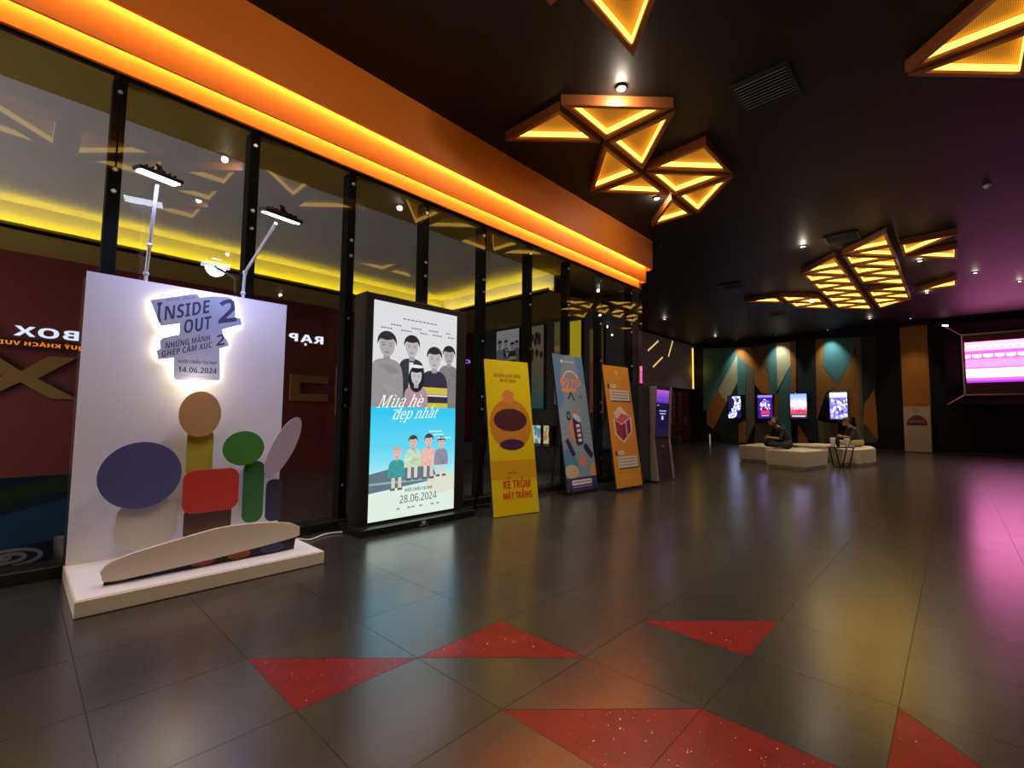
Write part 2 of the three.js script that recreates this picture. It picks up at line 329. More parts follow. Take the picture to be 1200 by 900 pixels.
{
  const G1 = 'triangular lights of the cluster beside the fascia', near = [
    [[[0.81, -4.26], [1.72, -4.26], [1.72, -5.15]], 'amber triangular ceiling light with one tip almost touching the orange fascia'],
    [[[1.80, -4.18], [2.74, -5.12], [1.80, -5.14]], 'amber triangular ceiling light just below the glaring downlight, topmost of the middle cluster'],
    [[[2.72, -5.21], [1.80, -5.22], [1.80, -6.16]], 'amber triangular ceiling light under the topmost one of the middle cluster'],
    [[[1.72, -5.25], [0.84, -6.21], [1.72, -6.23]], 'amber triangular ceiling light second nearest to the fascia in the middle cluster'],
    [[[0.91, -6.29], [1.73, -6.29], [1.73, -7.18]], 'flat-bottomed amber triangular ceiling light at the lower left of the middle cluster'],
    [[[2.73, -6.14], [1.84, -6.19], [2.74, -7.11]], 'upper half of the square pair of amber triangles at the right of the middle cluster'],
    [[[1.80, -6.24], [2.70, -7.17], [1.80, -7.22]], 'lower half of the square pair of amber triangles at the right of the middle cluster'],
    [[[2.71, -7.26], [1.80, -7.28], [1.80, -8.20]], 'amber triangular ceiling light pointing down below the square pair'],
    [[[1.71, -7.32], [0.93, -8.15], [1.73, -8.15]], 'lowest amber triangular ceiling light of the middle cluster beside the end of the fascia'],
  ];
  for (const [t, l] of near) triLight(t, l, G1);
  triLight([[2.78, -4.10], [2.78, -3.16], [3.73, -3.16]], 'amber triangular ceiling light cut off by the top edge of the photo', undefined);
  triLight([[4.77, -6.23], [5.70, -6.23], [5.70, -5.29]], 'upper of the two amber triangles cut off at the top right corner', 'triangular lights at the right edge');
  triLight([[4.79, -6.31], [5.70, -6.31], [5.70, -7.19]], 'lower of the two amber triangles cut off at the top right corner', 'triangular lights at the right edge');
  // lights above and behind the photographer, seen mirrored in the glass front
  const G3 = 'triangular lights overhead, mirrored in the glass front';
  for (const t of [[[3.31, 0.82], [4.28, 0.82], [4.28, -0.17]], [[3.28, 0.77], [3.28, -0.19], [4.23, -0.19]], [[3.28, -0.35], [4.30, -0.35], [3.28, -1.26]], [[4.32, -0.39], [4.32, -1.31], [3.35, -1.31]], [[2.54, -2.17], [3.33, -3.06], [2.54, -3.06]], [[3.68, -1.40], [3.68, -2.14], [2.88, -2.14]], [[4.52, -1.40], [4.52, -2.14], [3.79, -2.14]], [[5.63, -1.30], [5.63, -2.14], [4.76, -2.14]]])
    triLight(t, 'amber triangular ceiling light overhead, seen only as a reflection in the glass front', G3);
  // far cluster: columns of right-angled pairs
  const G2 = 'triangular lights of the far cluster', R = [-11.45, -12.44, -13.43, -14.42, -15.41, -16.40, -17.39, -18.39, -19.37], e = 0.032;
  const colName = { C: 'right-hand', B: 'middle', A: 'left-hand' }, colX = { C: [3.33, 4.18], B: [2.33, 3.18], A: [1.33, 2.18] };
  const cell = (c, r, upper, lower) => {
    const [x0, x1] = colX[c], z0 = R[r], z1 = R[r + 1];
    if (upper) triLight([[x0 + 0.06, z0 - e], [x1, z0 - e], [x1, z1 + e + 0.05]], 'upper amber triangle in the ' + nth[r] + ' row of the far cluster, ' + colName[c] + ' column', G2);
    if (lower) triLight([[x0, z0 - e - 0.05], [x0, z1 + e], [x1 - 0.06, z1 + e]], 'lower amber triangle in the ' + nth[r] + ' row of the far cluster, ' + colName[c] + ' column', G2);
  };
  const ramp = (c, r) => { const [x0, x1] = colX[c]; triLight([[x0, R[r + 1] + e], [x1, R[r] - e], [x1, R[r + 1] + e]], 'amber triangle forming the near tip of the ' + colName[c] + ' column of the far cluster', G2); };
  const tail = (c, r, flip) => { const [x0, x1] = colX[c]; triLight(flip ? [[x0, R[r] - e], [x1, R[r] - e], [x0, R[r + 1] + e]] : [[x0, R[r] - e], [x1, R[r] - e], [x1, R[r + 1] + e]], 'amber triangle forming the far tip of the ' + colName[c] + ' column of the far cluster', G2); };
  ramp('C', 0); for (let r = 1; r <= 6; r++) cell('C', r, true, r !== 4); tail('C', 7, true);
  ramp('B', 1); for (let r = 2; r <= 6; r++) cell('B', r, true, true); tail('B', 7);
  cell('A', 4, false, true); cell('A', 5, true, true); tail('A', 6);
  triLight([[0.34, -15.53], [1.23, -15.53], [1.23, -16.42]], 'long thin amber triangle at the far left tip of the far cluster', G2);
  triLight([[4.31, -12.48], [4.31, -13.40], [5.19, -12.48]], 'upper amber triangle standing apart to the right of the far cluster', G2);
  triLight([[4.34, -13.52], [5.19, -13.52], [5.19, -14.45]], 'lower amber triangle standing apart to the right of the far cluster', G2);
  triLight([[4.37, -17.36], [5.19, -16.51], [5.19, -17.36]], 'lone amber triangle at the lower right of the far cluster', G2);
}
// ------------------------------------------------------------------ downlights
function downlight(x, z, label, I, col = lin(1, 0.86, 0.66), ang = 50, k = 14, y = HC, wide = 0.02) {
  const t = thing('downlight', label, 'downlight', [x, y, z], 0, 'recessed ceiling downlights');
  const ring = new THREE.LatheGeometry([[0.040, 0], [0.040, -0.018], [0.046, -0.026], [0.058, -0.026], [0.062, -0.018], [0.062, 0]].map((p) => new THREE.Vector2(...p)), 24); part('trim_ring', ring, M.blackSoft, t);
  const lens = new THREE.CircleGeometry(0.041, 20); lens.rotateX(Math.PI / 2); lens.translate(0, -0.014, 0); part('lamp_lens', lens, glow(col, k), t);
  if (I) { const s = new THREE.SpotLight(col, I, 0, ang * D, 0.6); s.position.set(0, -0.03, 0); s.target.position.set(0, -5, 0); s.shadow.radius = 2; t.add(s); t.add(s.target); const w = new THREE.PointLight(col, I * wide); w.position.set(0, -0.05, 0); w.shadow.radius = 2; t.add(w); }
  return t;
}
downlight(2.38, -4.55, 'glaring downlight above the topmost triangle of the middle cluster', 40, undefined, 50, 60, HC, 0.05);
downlight(1.43, -7.36, 'small downlight at the lower edge of the middle cluster', 24, undefined, 50, 14, HC, 0.05);
downlight(2.74, -11.6, 'downlight at the upper left of the far cluster', 34, undefined, 50, 30);
downlight(2.84, -21.7, 'downlight below the far cluster above the mural wall', 10);
downlight(-2.9, -22.0, 'downlight in front of the left end of the mural', 8);
downlight(-2.95, -16.9, 'downlight above the ticket kiosk in the alcove', 9);
downlight(4.55, -14.5, 'downlight beside the two triangles standing apart', 24);
downlight(4.55, -18.3, 'downlight beside the lone triangle at the lower right', 15);
downlight(1.9, -16.9, 'downlight within the left column of the far cluster', 52, undefined, 50, 30);
for (const [x, z] of [[4.76, -2.0], [7.5, -3.2], [8.5, -9.5], [7.2, 1.8], [10.5, -5.5]]) downlight(x, z, 'ceiling downlight outside the photo, among those added to light the near floor', 16, lin(1, 0.80, 0.55));  // first one shows mirrored in the glass; the others are added fill
for (const [x, z] of [[2.9, -1.9], [2.6, 0.6], [2.6, 3.0]]) downlight(x, z, 'wide-beam ceiling downlight outside the photo, added to light the orange fascia', 10, lin(1, 0.78, 0.5), 50, 14, HC, 0.30);  // unseen downlights added to brighten the upper fascia board
// ------------------------------------------------------------------ printed slabs
// slab facing +X (u to the right seen from the lobby) with a picture on its front
function printSlab(pts, depth, tex, b, side, { emissive = 0, rough = 0.4, curve = 12 } = {}) {
  const g = slabX(pts, depth, [], 0, curve), p = g.attributes.position, uv = g.attributes.uv;
  for (let i = 0; i < p.count; i++) uv.setXY(i, (-p.getZ(i) - b[0]) / (b[1] - b[0]), (p.getY(i) - b[2]) / (b[3] - b[2]));
  const front = emissive ? new THREE.MeshStandardMaterial({ color: 0x060606, roughness: rough, emissive: 0xffffff, emissiveMap: tex, emissiveIntensity: emissive }) : new THREE.MeshStandardMaterial({ map: tex, roughness: rough });
  return [g, [front, side]];
}
const rect = (u0, u1, y0, y1) => [[u0, y0], [u1, y0], [u1, y1], [u0, y1]];
function roundRect(u0, u1, y0, y1, r) {
  const s = new THREE.Shape(); s.moveTo(u0 + r, y0); s.lineTo(u1 - r, y0); s.absarc(u1 - r, y0 + r, r, -Math.PI / 2, 0); s.lineTo(u1, y1 - r); s.absarc(u1 - r, y1 - r, r, 0, Math.PI / 2); s.lineTo(u0 + r, y1); s.absarc(u0 + r, y1 - r, r, Math.PI / 2, Math.PI); s.lineTo(u0, y0 + r); s.absarc(u0 + r, y0 + r, r, Math.PI, 1.5 * Math.PI); return s;
}
function oval(cx, cy, rx, ry, rot = 0) { const s = new THREE.Shape(); s.absellipse(cx, cy, rx, ry, 0, Math.PI * 2, false, rot); return s; }
// text along a line between two points given in slab metres
function along(g, W, H, b, text, p0, p1, cap, o = {}) {
  const X = (u) => (u - b[0]) / (b[1] - b[0]) * W, Y = (y) => (b[3] - y) / (b[3] - b[2]) * H;
  const x0 = X(p0[0]), y0 = Y(p0[1]), x1 = X(p1[0]), y1 = Y(p1[1]), L = x1 - x0, size = cap / (b[3] - b[2]) * H / 0.72;
  g.save(); g.transform(1, (y1 - y0) / (x1 - x0), 0, 1, x0, y0); g.font = `${o.weight || 'bold'} ${size}px ${o.font || 'sans-serif'}`;
  const plain = [...text].map((c) => c.replace('Đ', 'D').normalize('NFD')[0]).join(''); const w = [...plain].reduce((a, c) => a + g.measureText(c).width, 0);
  vn(g, text, 0, 0, size, { ...o, squeeze: L / w }); g.restore();
}

// ------------------------------------------------------------------ the white film standee
M.board = mat(lin(0.80, 0.79, 0.84), 0.45);
M.cream = mat(lin(0.62, 0.53, 0.44), 0.6);
{
  const t = thing('film_standee', 'tall white film standee with a halo-lit title plate and two lamps on arms', 'standee', [0, 0, -0.31]);
  part('base', rbx(0.22, 1.19, 0.003, 0.10, 0.01, -1.5, 0.006), M.cream, t);
  part('base_top', bx(0.235, 1.17, 0.1, 0.104, 0.0, -1.485), M.board, t);
  part('board', (() => { const g = slabX(rect(0, 1.46, 0.104, 2.29), 0.03); g.translate(0.245, 0, 0); return g; })(), M.board, t);
  // title plate
  const poly = [[0.383, 2.128], [0.693, 2.243], [0.719, 2.213], [0.822, 2.246], [0.935, 2.262], [0.982, 2.225], [0.996, 2.148], [0.998, 2.085], [1.039, 2.084], [1.053, 2.028], [0.901, 1.961], [0.911, 1.907], [0.944, 1.867], [0.959, 1.825], [0.887, 1.789], [0.903, 1.523], [0.889, 1.51], [0.586, 1.495], [0.567, 1.522], [0.561, 1.677], [0.462, 1.654], [0.442, 1.724], [0.469, 1.747], [0.461, 1.807], [0.481, 1.835], [0.588, 1.875], [0.588, 1.968], [0.464, 1.927], [0.451, 1.947]].reverse();
  const b = [0.37, 1.07, 1.48, 2.28], W = 1024, H = 1170, ink = '#3b4160';
  const tex = canvasTex(W, H, (g) => {
    g.fillStyle = '#b9bbd0'; g.fillRect(0, 0, W, H);
    const a = (s, p, q, c, o) => along(g, W, H, b, s, p, q, c, { color: ink, ...o });
    a('Disney · PIXAR', [0.485, 2.136], [0.686, 2.198], 0.022, { weight: 'normal', font: 'serif', color: '#5a6080' });
    a('I', [0.425, 1.95], [0.462, 1.963], 0.165); a('NSIDE', [0.472, 1.975], [0.80, 2.095], 0.115); a('OUT', [0.612, 1.885], [0.815, 1.955], 0.115);
    a('2', [0.855, 2.005], [1.02, 2.055], 0.21);
    a('NHỮNG MẢNH', [0.497, 1.743], [0.812, 1.853], 0.05); a('GHÉP CẢM XÚC', [0.475, 1.672], [0.83, 1.793], 0.052); a('2', [0.855, 1.808], [0.93, 1.83], 0.098);
    a('KHỞI CHIẾU TẠI RẠP', [0.588, 1.640], [0.873, 1.648], 0.024); a('14.06.2024', [0.591, 1.562], [0.876, 1.568], 0.046);
    g.fillStyle = '#6a7090'; for (let i = 0; i < 16; i++) g.fillRect(350 + i * 23, 1090, 15, 6);
  });
  const [pg, pm] = printSlab(poly, 0.012, tex, b, M.board, { rough: 0.5 }); pg.translate(0.325, 0, 0);
  const plate = part('title_plate', pg, pm, t); plate.userData.label = 'grey title plate with dark lettering and a glowing outline';
  // lamp core behind the plate, a little smaller than it: its edge lights the board
  const cx = 0.72, cy = 1.86, small = poly.map(([u, y]) => [u + Math.sign(cx - u) * 0.012, y + Math.sign(cy - y) * 0.012]);
  const hg = slabX(small, 0.028); hg.translate(0.291, 0, 0); part('halo_light', hg, glow(lin(1, 0.86, 0.62), 9), plate);
  const hl = new THREE.PointLight(lin(1, 0.86, 0.62), 0.12); hl.position.set(0.42, 1.45, -0.72); hl.shadow.radius = 4; t.add(hl);
  // plain coloured cut-out boards stand in for the printed figures
  const cut = (shape, x, c, label) => { const g = slabX(shape, 0.014, [], 0.002, 24); g.translate(x, 0, 0); const m = part('cutout_board', g, mat(c, 0.5), t); m.userData.label = label; };
  cut(roundRect(0.24, 0.62, 0.19, 0.56, 0.12), 0.46, lin(0.55, 0.50, 0.45), 'plain cream rounded cut-out');
  cut(oval(0.37, 0.75, 0.255, 0.25, 0.25), 0.50, lin(0.085, 0.085, 0.26), 'plain indigo oval cut-out');
  cut(roundRect(0.67, 0.86, 0.70, 1.08, 0.05), 0.40, lin(0.45, 0.38, 0.03), 'plain yellow rounded cut-out');
  cut(oval(0.745, 1.215, 0.15, 0.19), 0.44, lin(0.50, 0.27, 0.10), 'plain tan oval cut-out');
  cut(roundRect(0.66, 1.00, 0.20, 0.46, 0.06), 0.48, lin(0.10, 0.045, 0.03), 'plain brown rounded cut-out');
  cut(roundRect(0.63, 1.03, 0.42, 0.765, 0.08), 0.54, lin(0.52, 0.035, 0.025), 'plain red rounded cut-out');
  cut(roundRect(1.10, 1.27, 0.26, 0.80, 0.07), 0.42, lin(0.03, 0.14, 0.035), 'plain dark green rounded cut-out');
  cut(oval(1.08, 0.92, 0.165, 0.15), 0.46, lin(0.05, 0.22, 0.03), 'plain green oval cut-out');
  cut(roundRect(1.30, 1.44, 0.24, 0.62, 0.06), 0.40, lin(0.03, 0.03, 0.06), 'plain dark cut-out');
  cut(oval(1.42, 0.92, 0.10, 0.30, -0.45), 0.44, lin(0.42, 0.33, 0.42), 'plain lilac slanting oval cut-out');
  // bowed plank along the front edge with a dark backing under it
  const top = [[0.115, 0.204], [0.159, 0.255], [0.28, 0.292], [0.518, 0.336], [0.785, 0.376], [1.052, 0.37], [1.274, 0.335], [1.364, 0.291]], low = [[1.366, 0.222], [1.289, 0.206], [0.957, 0.174], [0.642, 0.151], [0.431, 0.14], [0.313, 0.135], [0.226, 0.133], [0.136, 0.139]];
  const s = new THREE.Shape(); s.moveTo(...top[0]); s.splineThru(top.slice(1).map((p) => new THREE.Vector2(...p))); s.lineTo(...low[0]); s.splineThru(low.slice(1).map((p) => new THREE.Vector2(...p))); s.lineTo(...top[0]);
  const plank = slabX(s, 0.03, [], 0.003, 10); plank.translate(0.985, 0, 0); part('bowed_plank', plank, M.cream, t);
  const back = slabX([[0.14, 0.106], [1.34, 0.106], [1.36, 0.24], [0.95, 0.20], [0.45, 0.165], [0.15, 0.165]], 0.012); back.translate(0.955, 0, 0); part('backing_panel', back, mat(lin(0.012, 0.012, 0.016), 0.6), t);
  for (const [u, y, rx, ry, c] of [[0.22, 0.15, 0.09, 0.035, lin(0.34, 0.04, 0.05)], [0.69, 0.138, 0.075, 0.028, lin(0.40, 0.06, 0.07)], [0.93, 0.142, 0.08, 0.03, lin(0.35, 0.09, 0.02)], [1.17, 0.15, 0.09, 0.038, lin(0.06, 0.045, 0.16)]]) { const g = slabX(oval(u, y, rx, ry), 0.008, [], 0.001, 16); g.translate(0.968, 0, 0); part('cutout_board', g, mat(c, 0.5), t); }
  // lamp arms
  M.lampWhite = glow(lin(0.82, 0.90, 1.0), 9);
  const arm = (pts, head, yaw, roll, aim) => {
    const a = part('lamp_arm', merge([...pts.slice(1).map((p, i) => cyl(pts[i], p, 0.013)), ...pts.slice(1, -1).map((p) => { const g = new THREE.SphereGeometry(0.022, 12, 8); g.translate(...p); return g; })]), mat(lin(0.6, 0.62, 0.66), 0.35, { metalness: 0.5 }), t);
    const h = part('lamp_head', merge([rbx(-0.065, 0.065, -0.012, 0.018, -0.155, 0.155, 0.008), ...[-0.1, -0.06, -0.02, 0.02, 0.06, 0.1].map((z) => bx(-0.05, 0.05, 0.018, 0.04, z - 0.004, z + 0.004)), cyl([-0.01, 0.03, -0.05], [0.02, 0.075, 0.03], 0.012), cyl([0, 0.02, 0], [0, 0.08, 0], 0.018)]), M.blackMetal, a, head, [0, yaw, roll]);
    const lens = bx(-0.05, 0.05, -0.022, -0.012, -0.135, 0.135); lens.applyMatrix4(h.matrix.compose(h.position, h.quaternion, h.scale)); part('lamp_lens', lens, M.lampWhite, a);
    const sp = new THREE.SpotLight(lin(0.40, 0.46, 1.0), 4.4, 0, 68 * D, 0.5); sp.position.set(head[0], head[1] - 0.04, head[2]); sp.target.position.set(...aim); sp.shadow.radius = 5; t.add(sp); t.add(sp.target);
  };
  arm([[0.235, 1.9, -0.36], [0.235, 2.36, -0.36], [0.30, 2.58, -0.36], [0.40, 3.06, -0.37]], [0.44, 3.12, -0.37], 0.25, -0.12, [0.25, 1.0, -0.6]);
  arm([[0.235, 1.9, -1.08], [0.235, 2.34, -1.08], [0.26, 2.53, -1.08], [0.98, 2.80, -1.08]], [1.04, 2.85, -1.10], 0.15, -0.3, [0.2, 0.8, -0.75]);
}
single('power_cable', tube([[0.3, 0.012, -1.95], [0.42, 0.012, -2.02], [0.33, 0.012, -2.2], [0.33, 0.012, -2.30], [0.36, 0.014, -2.385]], 0.008, 40), M.white, 'white power cable on the floor between the standee and the film totem', 'cable');

// ------------------------------------------------------------------ bright film totem
const shade = (c, k) => '#' + new THREE.Color(c).multiplyScalar(k).getHexString();
const personBlob = (g, x, y, s, hair, skin, shirt, o = {}) => {      // a simple anonymous figure
  const bot = o.bottom ?? y + s * 2.6;
  g.fillStyle = shirt; g.beginPath(); g.moveTo(x - s * 1.02, bot); g.bezierCurveTo(x - s * 1.05, y + s * 1.1, x - s * 0.9, y + s * 0.82, x - s * 0.25, y + s * 0.72); g.lineTo(x + s * 0.25, y + s * 0.72); g.bezierCurveTo(x + s * 0.9, y + s * 0.82, x + s * 1.05, y + s * 1.1, x + s * 1.02, bot); g.fill();
  g.save(); g.clip(); for (let k = 0; k < 26; k++) { g.fillStyle = shade(shirt, 0.55 + rnd() * 0.8); g.globalAlpha = 0.35; g.beginPath(); g.ellipse(x + (rnd() - 0.5) * s * 2, y + s * (0.9 + rnd() * 2.2), s * (0.06 + 0.16 * rnd()), s * (0.1 + 0.35 * rnd()), rnd() * 3, 0, 7); g.fill(); } g.globalAlpha = 1; g.restore();
  if (o.long) { g.fillStyle = hair; g.beginPath(); g.ellipse(x, y + s * 0.2, s * 0.66, s * 0.95, 0, 0, 7); g.fill(); }
  g.fillStyle = shade(skin, 0.72); g.fillRect(x - s * 0.19, y + s * 0.3, s * 0.38, s * 0.55);
  g.fillStyle = skin; g.beginPath(); g.moveTo(x - s * 0.45, y - s * 0.2); g.bezierCurveTo(x - s * 0.47, y + s * 0.4, x - s * 0.2, y + s * 0.62, x, y + s * 0.62); g.bezierCurveTo(x + s * 0.2, y + s * 0.62, x + s * 0.47, y + s * 0.4, x + s * 0.45, y - s * 0.2); g.bezierCurveTo(x + s * 0.4, y - s * 0.7, x - s * 0.4, y - s * 0.7, x - s * 0.45, y - s * 0.2); g.fill();
  g.fillStyle = hair; g.beginPath(); g.moveTo(x - s * 0.55, y + s * 0.02); g.bezierCurveTo(x - s * 0.72, y - s * 0.95, x + s * 0.72, y - s * 0.98, x + s * 0.56, y + s * 0.02); g.quadraticCurveTo(x + s * 0.5, y - s * 0.25, x + s * 0.34, y - s * 0.34); g.quadraticCurveTo(x, y - s * 0.18, x - s * 0.38, y - s * 0.3); g.quadraticCurveTo(x - s * 0.5, y - s * 0.2, x - s * 0.55, y + s * 0.02); g.fill();
  g.fillStyle = shade(skin, 0.45); for (const d of [-1, 1]) { g.beginPath(); g.ellipse(x + d * s * 0.2, y + s * 0.03, s * 0.085, s * 0.035, 0, 0, 7); g.fill(); g.fillRect(x + d * s * 0.2 - s * 0.11, y - s * 0.11, s * 0.22, s * 0.035); }
  g.beginPath(); g.ellipse(x, y + s * 0.38, s * 0.15, s * 0.04, 0, 0, 7); g.fill(); g.fillRect(x - s * 0.05, y + s * 0.2, s * 0.1, s * 0.03);
};
function filmPoster(g, w, h) {
  g.fillStyle = '#d9d9dc'; g.fillRect(0, 0, w, h);
  let r = g.createLinearGradient(0, h * 0.48, 0, h * 0.86); r.addColorStop(0, '#35c3ec'); r.addColorStop(0.5, '#62d2ee'); r.addColorStop(1, '#c5ecec'); g.fillStyle = r; g.fillRect(0, h * 0.485, w, h * 0.4);
  g.fillStyle = '#dceadd'; g.fillRect(0, h * 0.86, w, h * 0.14);
  g.fillStyle = '#77777c'; for (let i = 0; i < 9; i++) g.fillRect(w * 0.32 + i * w * 0.047, h * 0.062, w * 0.034, h * 0.006);
  for (const [x, y, n] of [[0.18, 0.098, 4], [0.42, 0.1, 4], [0.63, 0.098, 4], [0.85, 0.098, 2], [0.08, 0.118, 4], [0.3, 0.118, 4], [0.52, 0.118, 3], [0.68, 0.118, 4], [0.88, 0.118, 3]]) for (let i = 0; i < n; i++) g.fillRect(w * (x + i * 0.032), h * y, w * 0.024, h * 0.006);
  const bt = { bottom: h * 0.487 };
  personBlob(g, w * 0.90, h * 0.215, w * 0.15, '#2a282b', '#aaa3a4', '#7c787c', bt); personBlob(g, w * 0.43, h * 0.195, w * 0.165, '#2b292d', '#b8b1b2', '#35383c', bt); g.fillStyle = '#d5d5da'; g.fillRect(w * 0.40, h * 0.27, w * 0.05, h * 0.215); personBlob(g, w * 0.15, h * 0.20, w * 0.185, '#2e2c30', '#aaa3a5', '#948e92', bt);
  personBlob(g, w * 0.71, h * 0.24, w * 0.175, '#2d2b2f', '#bab3b4', '#34313f', bt); g.fillStyle = '#c9b94b'; g.fillRect(w * 0.545, h * 0.385, w * 0.34, h * 0.035); g.fillStyle = '#dcdce0'; g.fillRect(w * 0.54, h * 0.422, w * 0.345, h * 0.008); g.fillStyle = '#c9b94b'; g.fillRect(w * 0.54, h * 0.462, w * 0.35, h * 0.025);
  personBlob(g, w * 0.49, h * 0.335, w * 0.14, '#232126', '#c4bcbd', '#ab8f98', { long: true, ...bt }); g.fillStyle = '#e9e6e4'; g.beginPath(); g.ellipse(w * 0.49, h * 0.287, w * 0.085, h * 0.008, 0, 0, 7); g.fill();
  // second picture: four people seated on a dark car under a blue sky
  g.fillStyle = '#35c3ec'; g.fillRect(0, h * 0.487, w, h * 0.04);
  g.fillStyle = '#5d7681'; g.beginPath(); g.moveTo(0, h * 0.79); g.lineTo(w * 0.3, h * 0.765); g.lineTo(w * 0.7, h * 0.762); g.lineTo(w * 0.78, h * 0.84); g.lineTo(0, h * 0.875); g.fill(); g.fillStyle = '#94a9ab'; g.fillRect(0, h * 0.83, w * 0.72, h * 0.01); g.fillStyle = '#d9dcc8'; g.beginPath(); g.ellipse(w * 0.86, h * 0.86, w * 0.22, h * 0.05, 0, 0, 7); g.fill();
  const sit = (x, y, s, hair, shirt, legs) => { g.fillStyle = legs; g.fillRect(x - s * 0.6, y + s * 1.9, s * 0.42, s * 2.0); g.fillRect(x + s * 0.2, y + s * 1.9, s * 0.42, s * 2.0); g.fillStyle = '#5c6466'; g.fillRect(x - s * 0.75, y + s * 3.7, s * 0.6, s * 0.25); g.fillRect(x + s * 0.15, y + s * 3.7, s * 0.6, s * 0.25); personBlob(g, x, y, s, hair, '#dcb9a4', shirt); };
  sit(w * 0.29, h * 0.70, w * 0.09, '#c8a8a4', '#3f9c98', '#d8c8bc'); sit(w * 0.47, h * 0.652, w * 0.095, '#3d3f48', '#c5d8bd', '#dccbc0'); sit(w * 0.66, h * 0.648, w * 0.098, '#40404a', '#e3b9ac', '#ddc6bb'); sit(w * 0.82, h * 0.66, w * 0.088, '#4a4852', '#8d8aa2', '#d6cfbf');
  // script title
  g.save(); g.transform(1, -0.04, -0.3, 1, 0, 0);
  vn(g, 'Mùa hè', w * 0.36, h * 0.499, w * 0.165, { font: 'serif', weight: 'italic', color: '#f4f8ea', squeeze: 0.86 }); vn(g, 'đẹp nhất', w * 0.56, h * 0.556, w * 0.145, { font: 'serif', weight: 'italic', color: '#f4f8ea', squeeze: 0.86 }); g.restore();
  g.fillStyle = '#e5f4f0'; for (const [x, y, n] of [[0.66, 0.60, 5], [0.72, 0.617, 4], [0.78, 0.634, 5]]) for (let i = 0; i < n; i++) g.fillRect(w * (x + i * 0.034), h * y, w * 0.026, h * 0.006);
  vn(g, 'KHỞI CHIẾU TẠI RẠP', w * 0.55, h * 0.884, w * 0.042, { align: 'center', color: '#4a5a58', squeeze: 0.8 }); vn(g, '28.06.2024', w * 0.55, h * 0.935, w * 0.10, { align: 'center', weight: 'normal', color: '#3a4a48', squeeze: 0.9 });
  g.fillStyle = '#8a9a94'; for (const x of [0.3, 0.42, 0.47, 0.56, 0.7, 0.77]) g.fillRect(w * x, h * 0.955, w * 0.035, h * 0.008);
}
const filmTex = canvasTex(700, 1440, filmPoster);
{
  const t = thing('film_totem', 'tall black totem with a bright film poster screen beside the white standee', 'totem', [0, 0, -2.47]);
  part('body', rbx(0.30, 0.545, 0.03, 2.53, 0, -1.40, 0.012), M.black, t);
  const b = [0.09, 1.235, 0.105, 2.455], [g, m] = printSlab(rect(...b), 0.006, filmTex, b, M.black, { emissive: 1.05, rough: 0.25 }); g.translate(0.545, 0, 0);
  part('screen', g, m, t);
  const base = part('base_plate', rbx(0.20, 0.70, 0.004, 0.075, 0.06, -1.46, 0.01), M.blackMetal, t);
  const logo = canvasTex(256, 160, (c, w, h) => { c.fillStyle = '#15161a'; c.fillRect(0, 0, w, h); c.fillStyle = '#c9cbd2'; c.beginPath(); c.ellipse(w / 2, 58, 52, 40, 0, 0, 7); c.fill(); c.strokeStyle = '#15161a'; c.lineWidth = 7; for (const k of [-14, 8, 30]) { c.beginPath(); c.moveTo(w / 2 - 60, 62 + k); c.quadraticCurveTo(w / 2, 40 + k, w / 2 + 60, 44 + k - 18); c.stroke(); } c.fillStyle = '#b9bbc4'; for (let i = 0; i < 12; i++) c.fillRect(22 + i * 18, 122, 13, 14); });
  const eb = [0.62, 0.76, 0.006, 0.073], [eg, em] = printSlab(rect(...eb), 0.002, logo, eb, M.black); eg.translate(0.7, 0, 0); part('emblem', eg, em, base);
  const l = new THREE.RectAreaLight(lin(0.75, 0.9, 1.0), 0.25, 1.14, 2.34); l.position.set(0.57, 1.28, -0.66); t.add(l); l.rotation.set(0, -Math.PI / 2, 0);
}

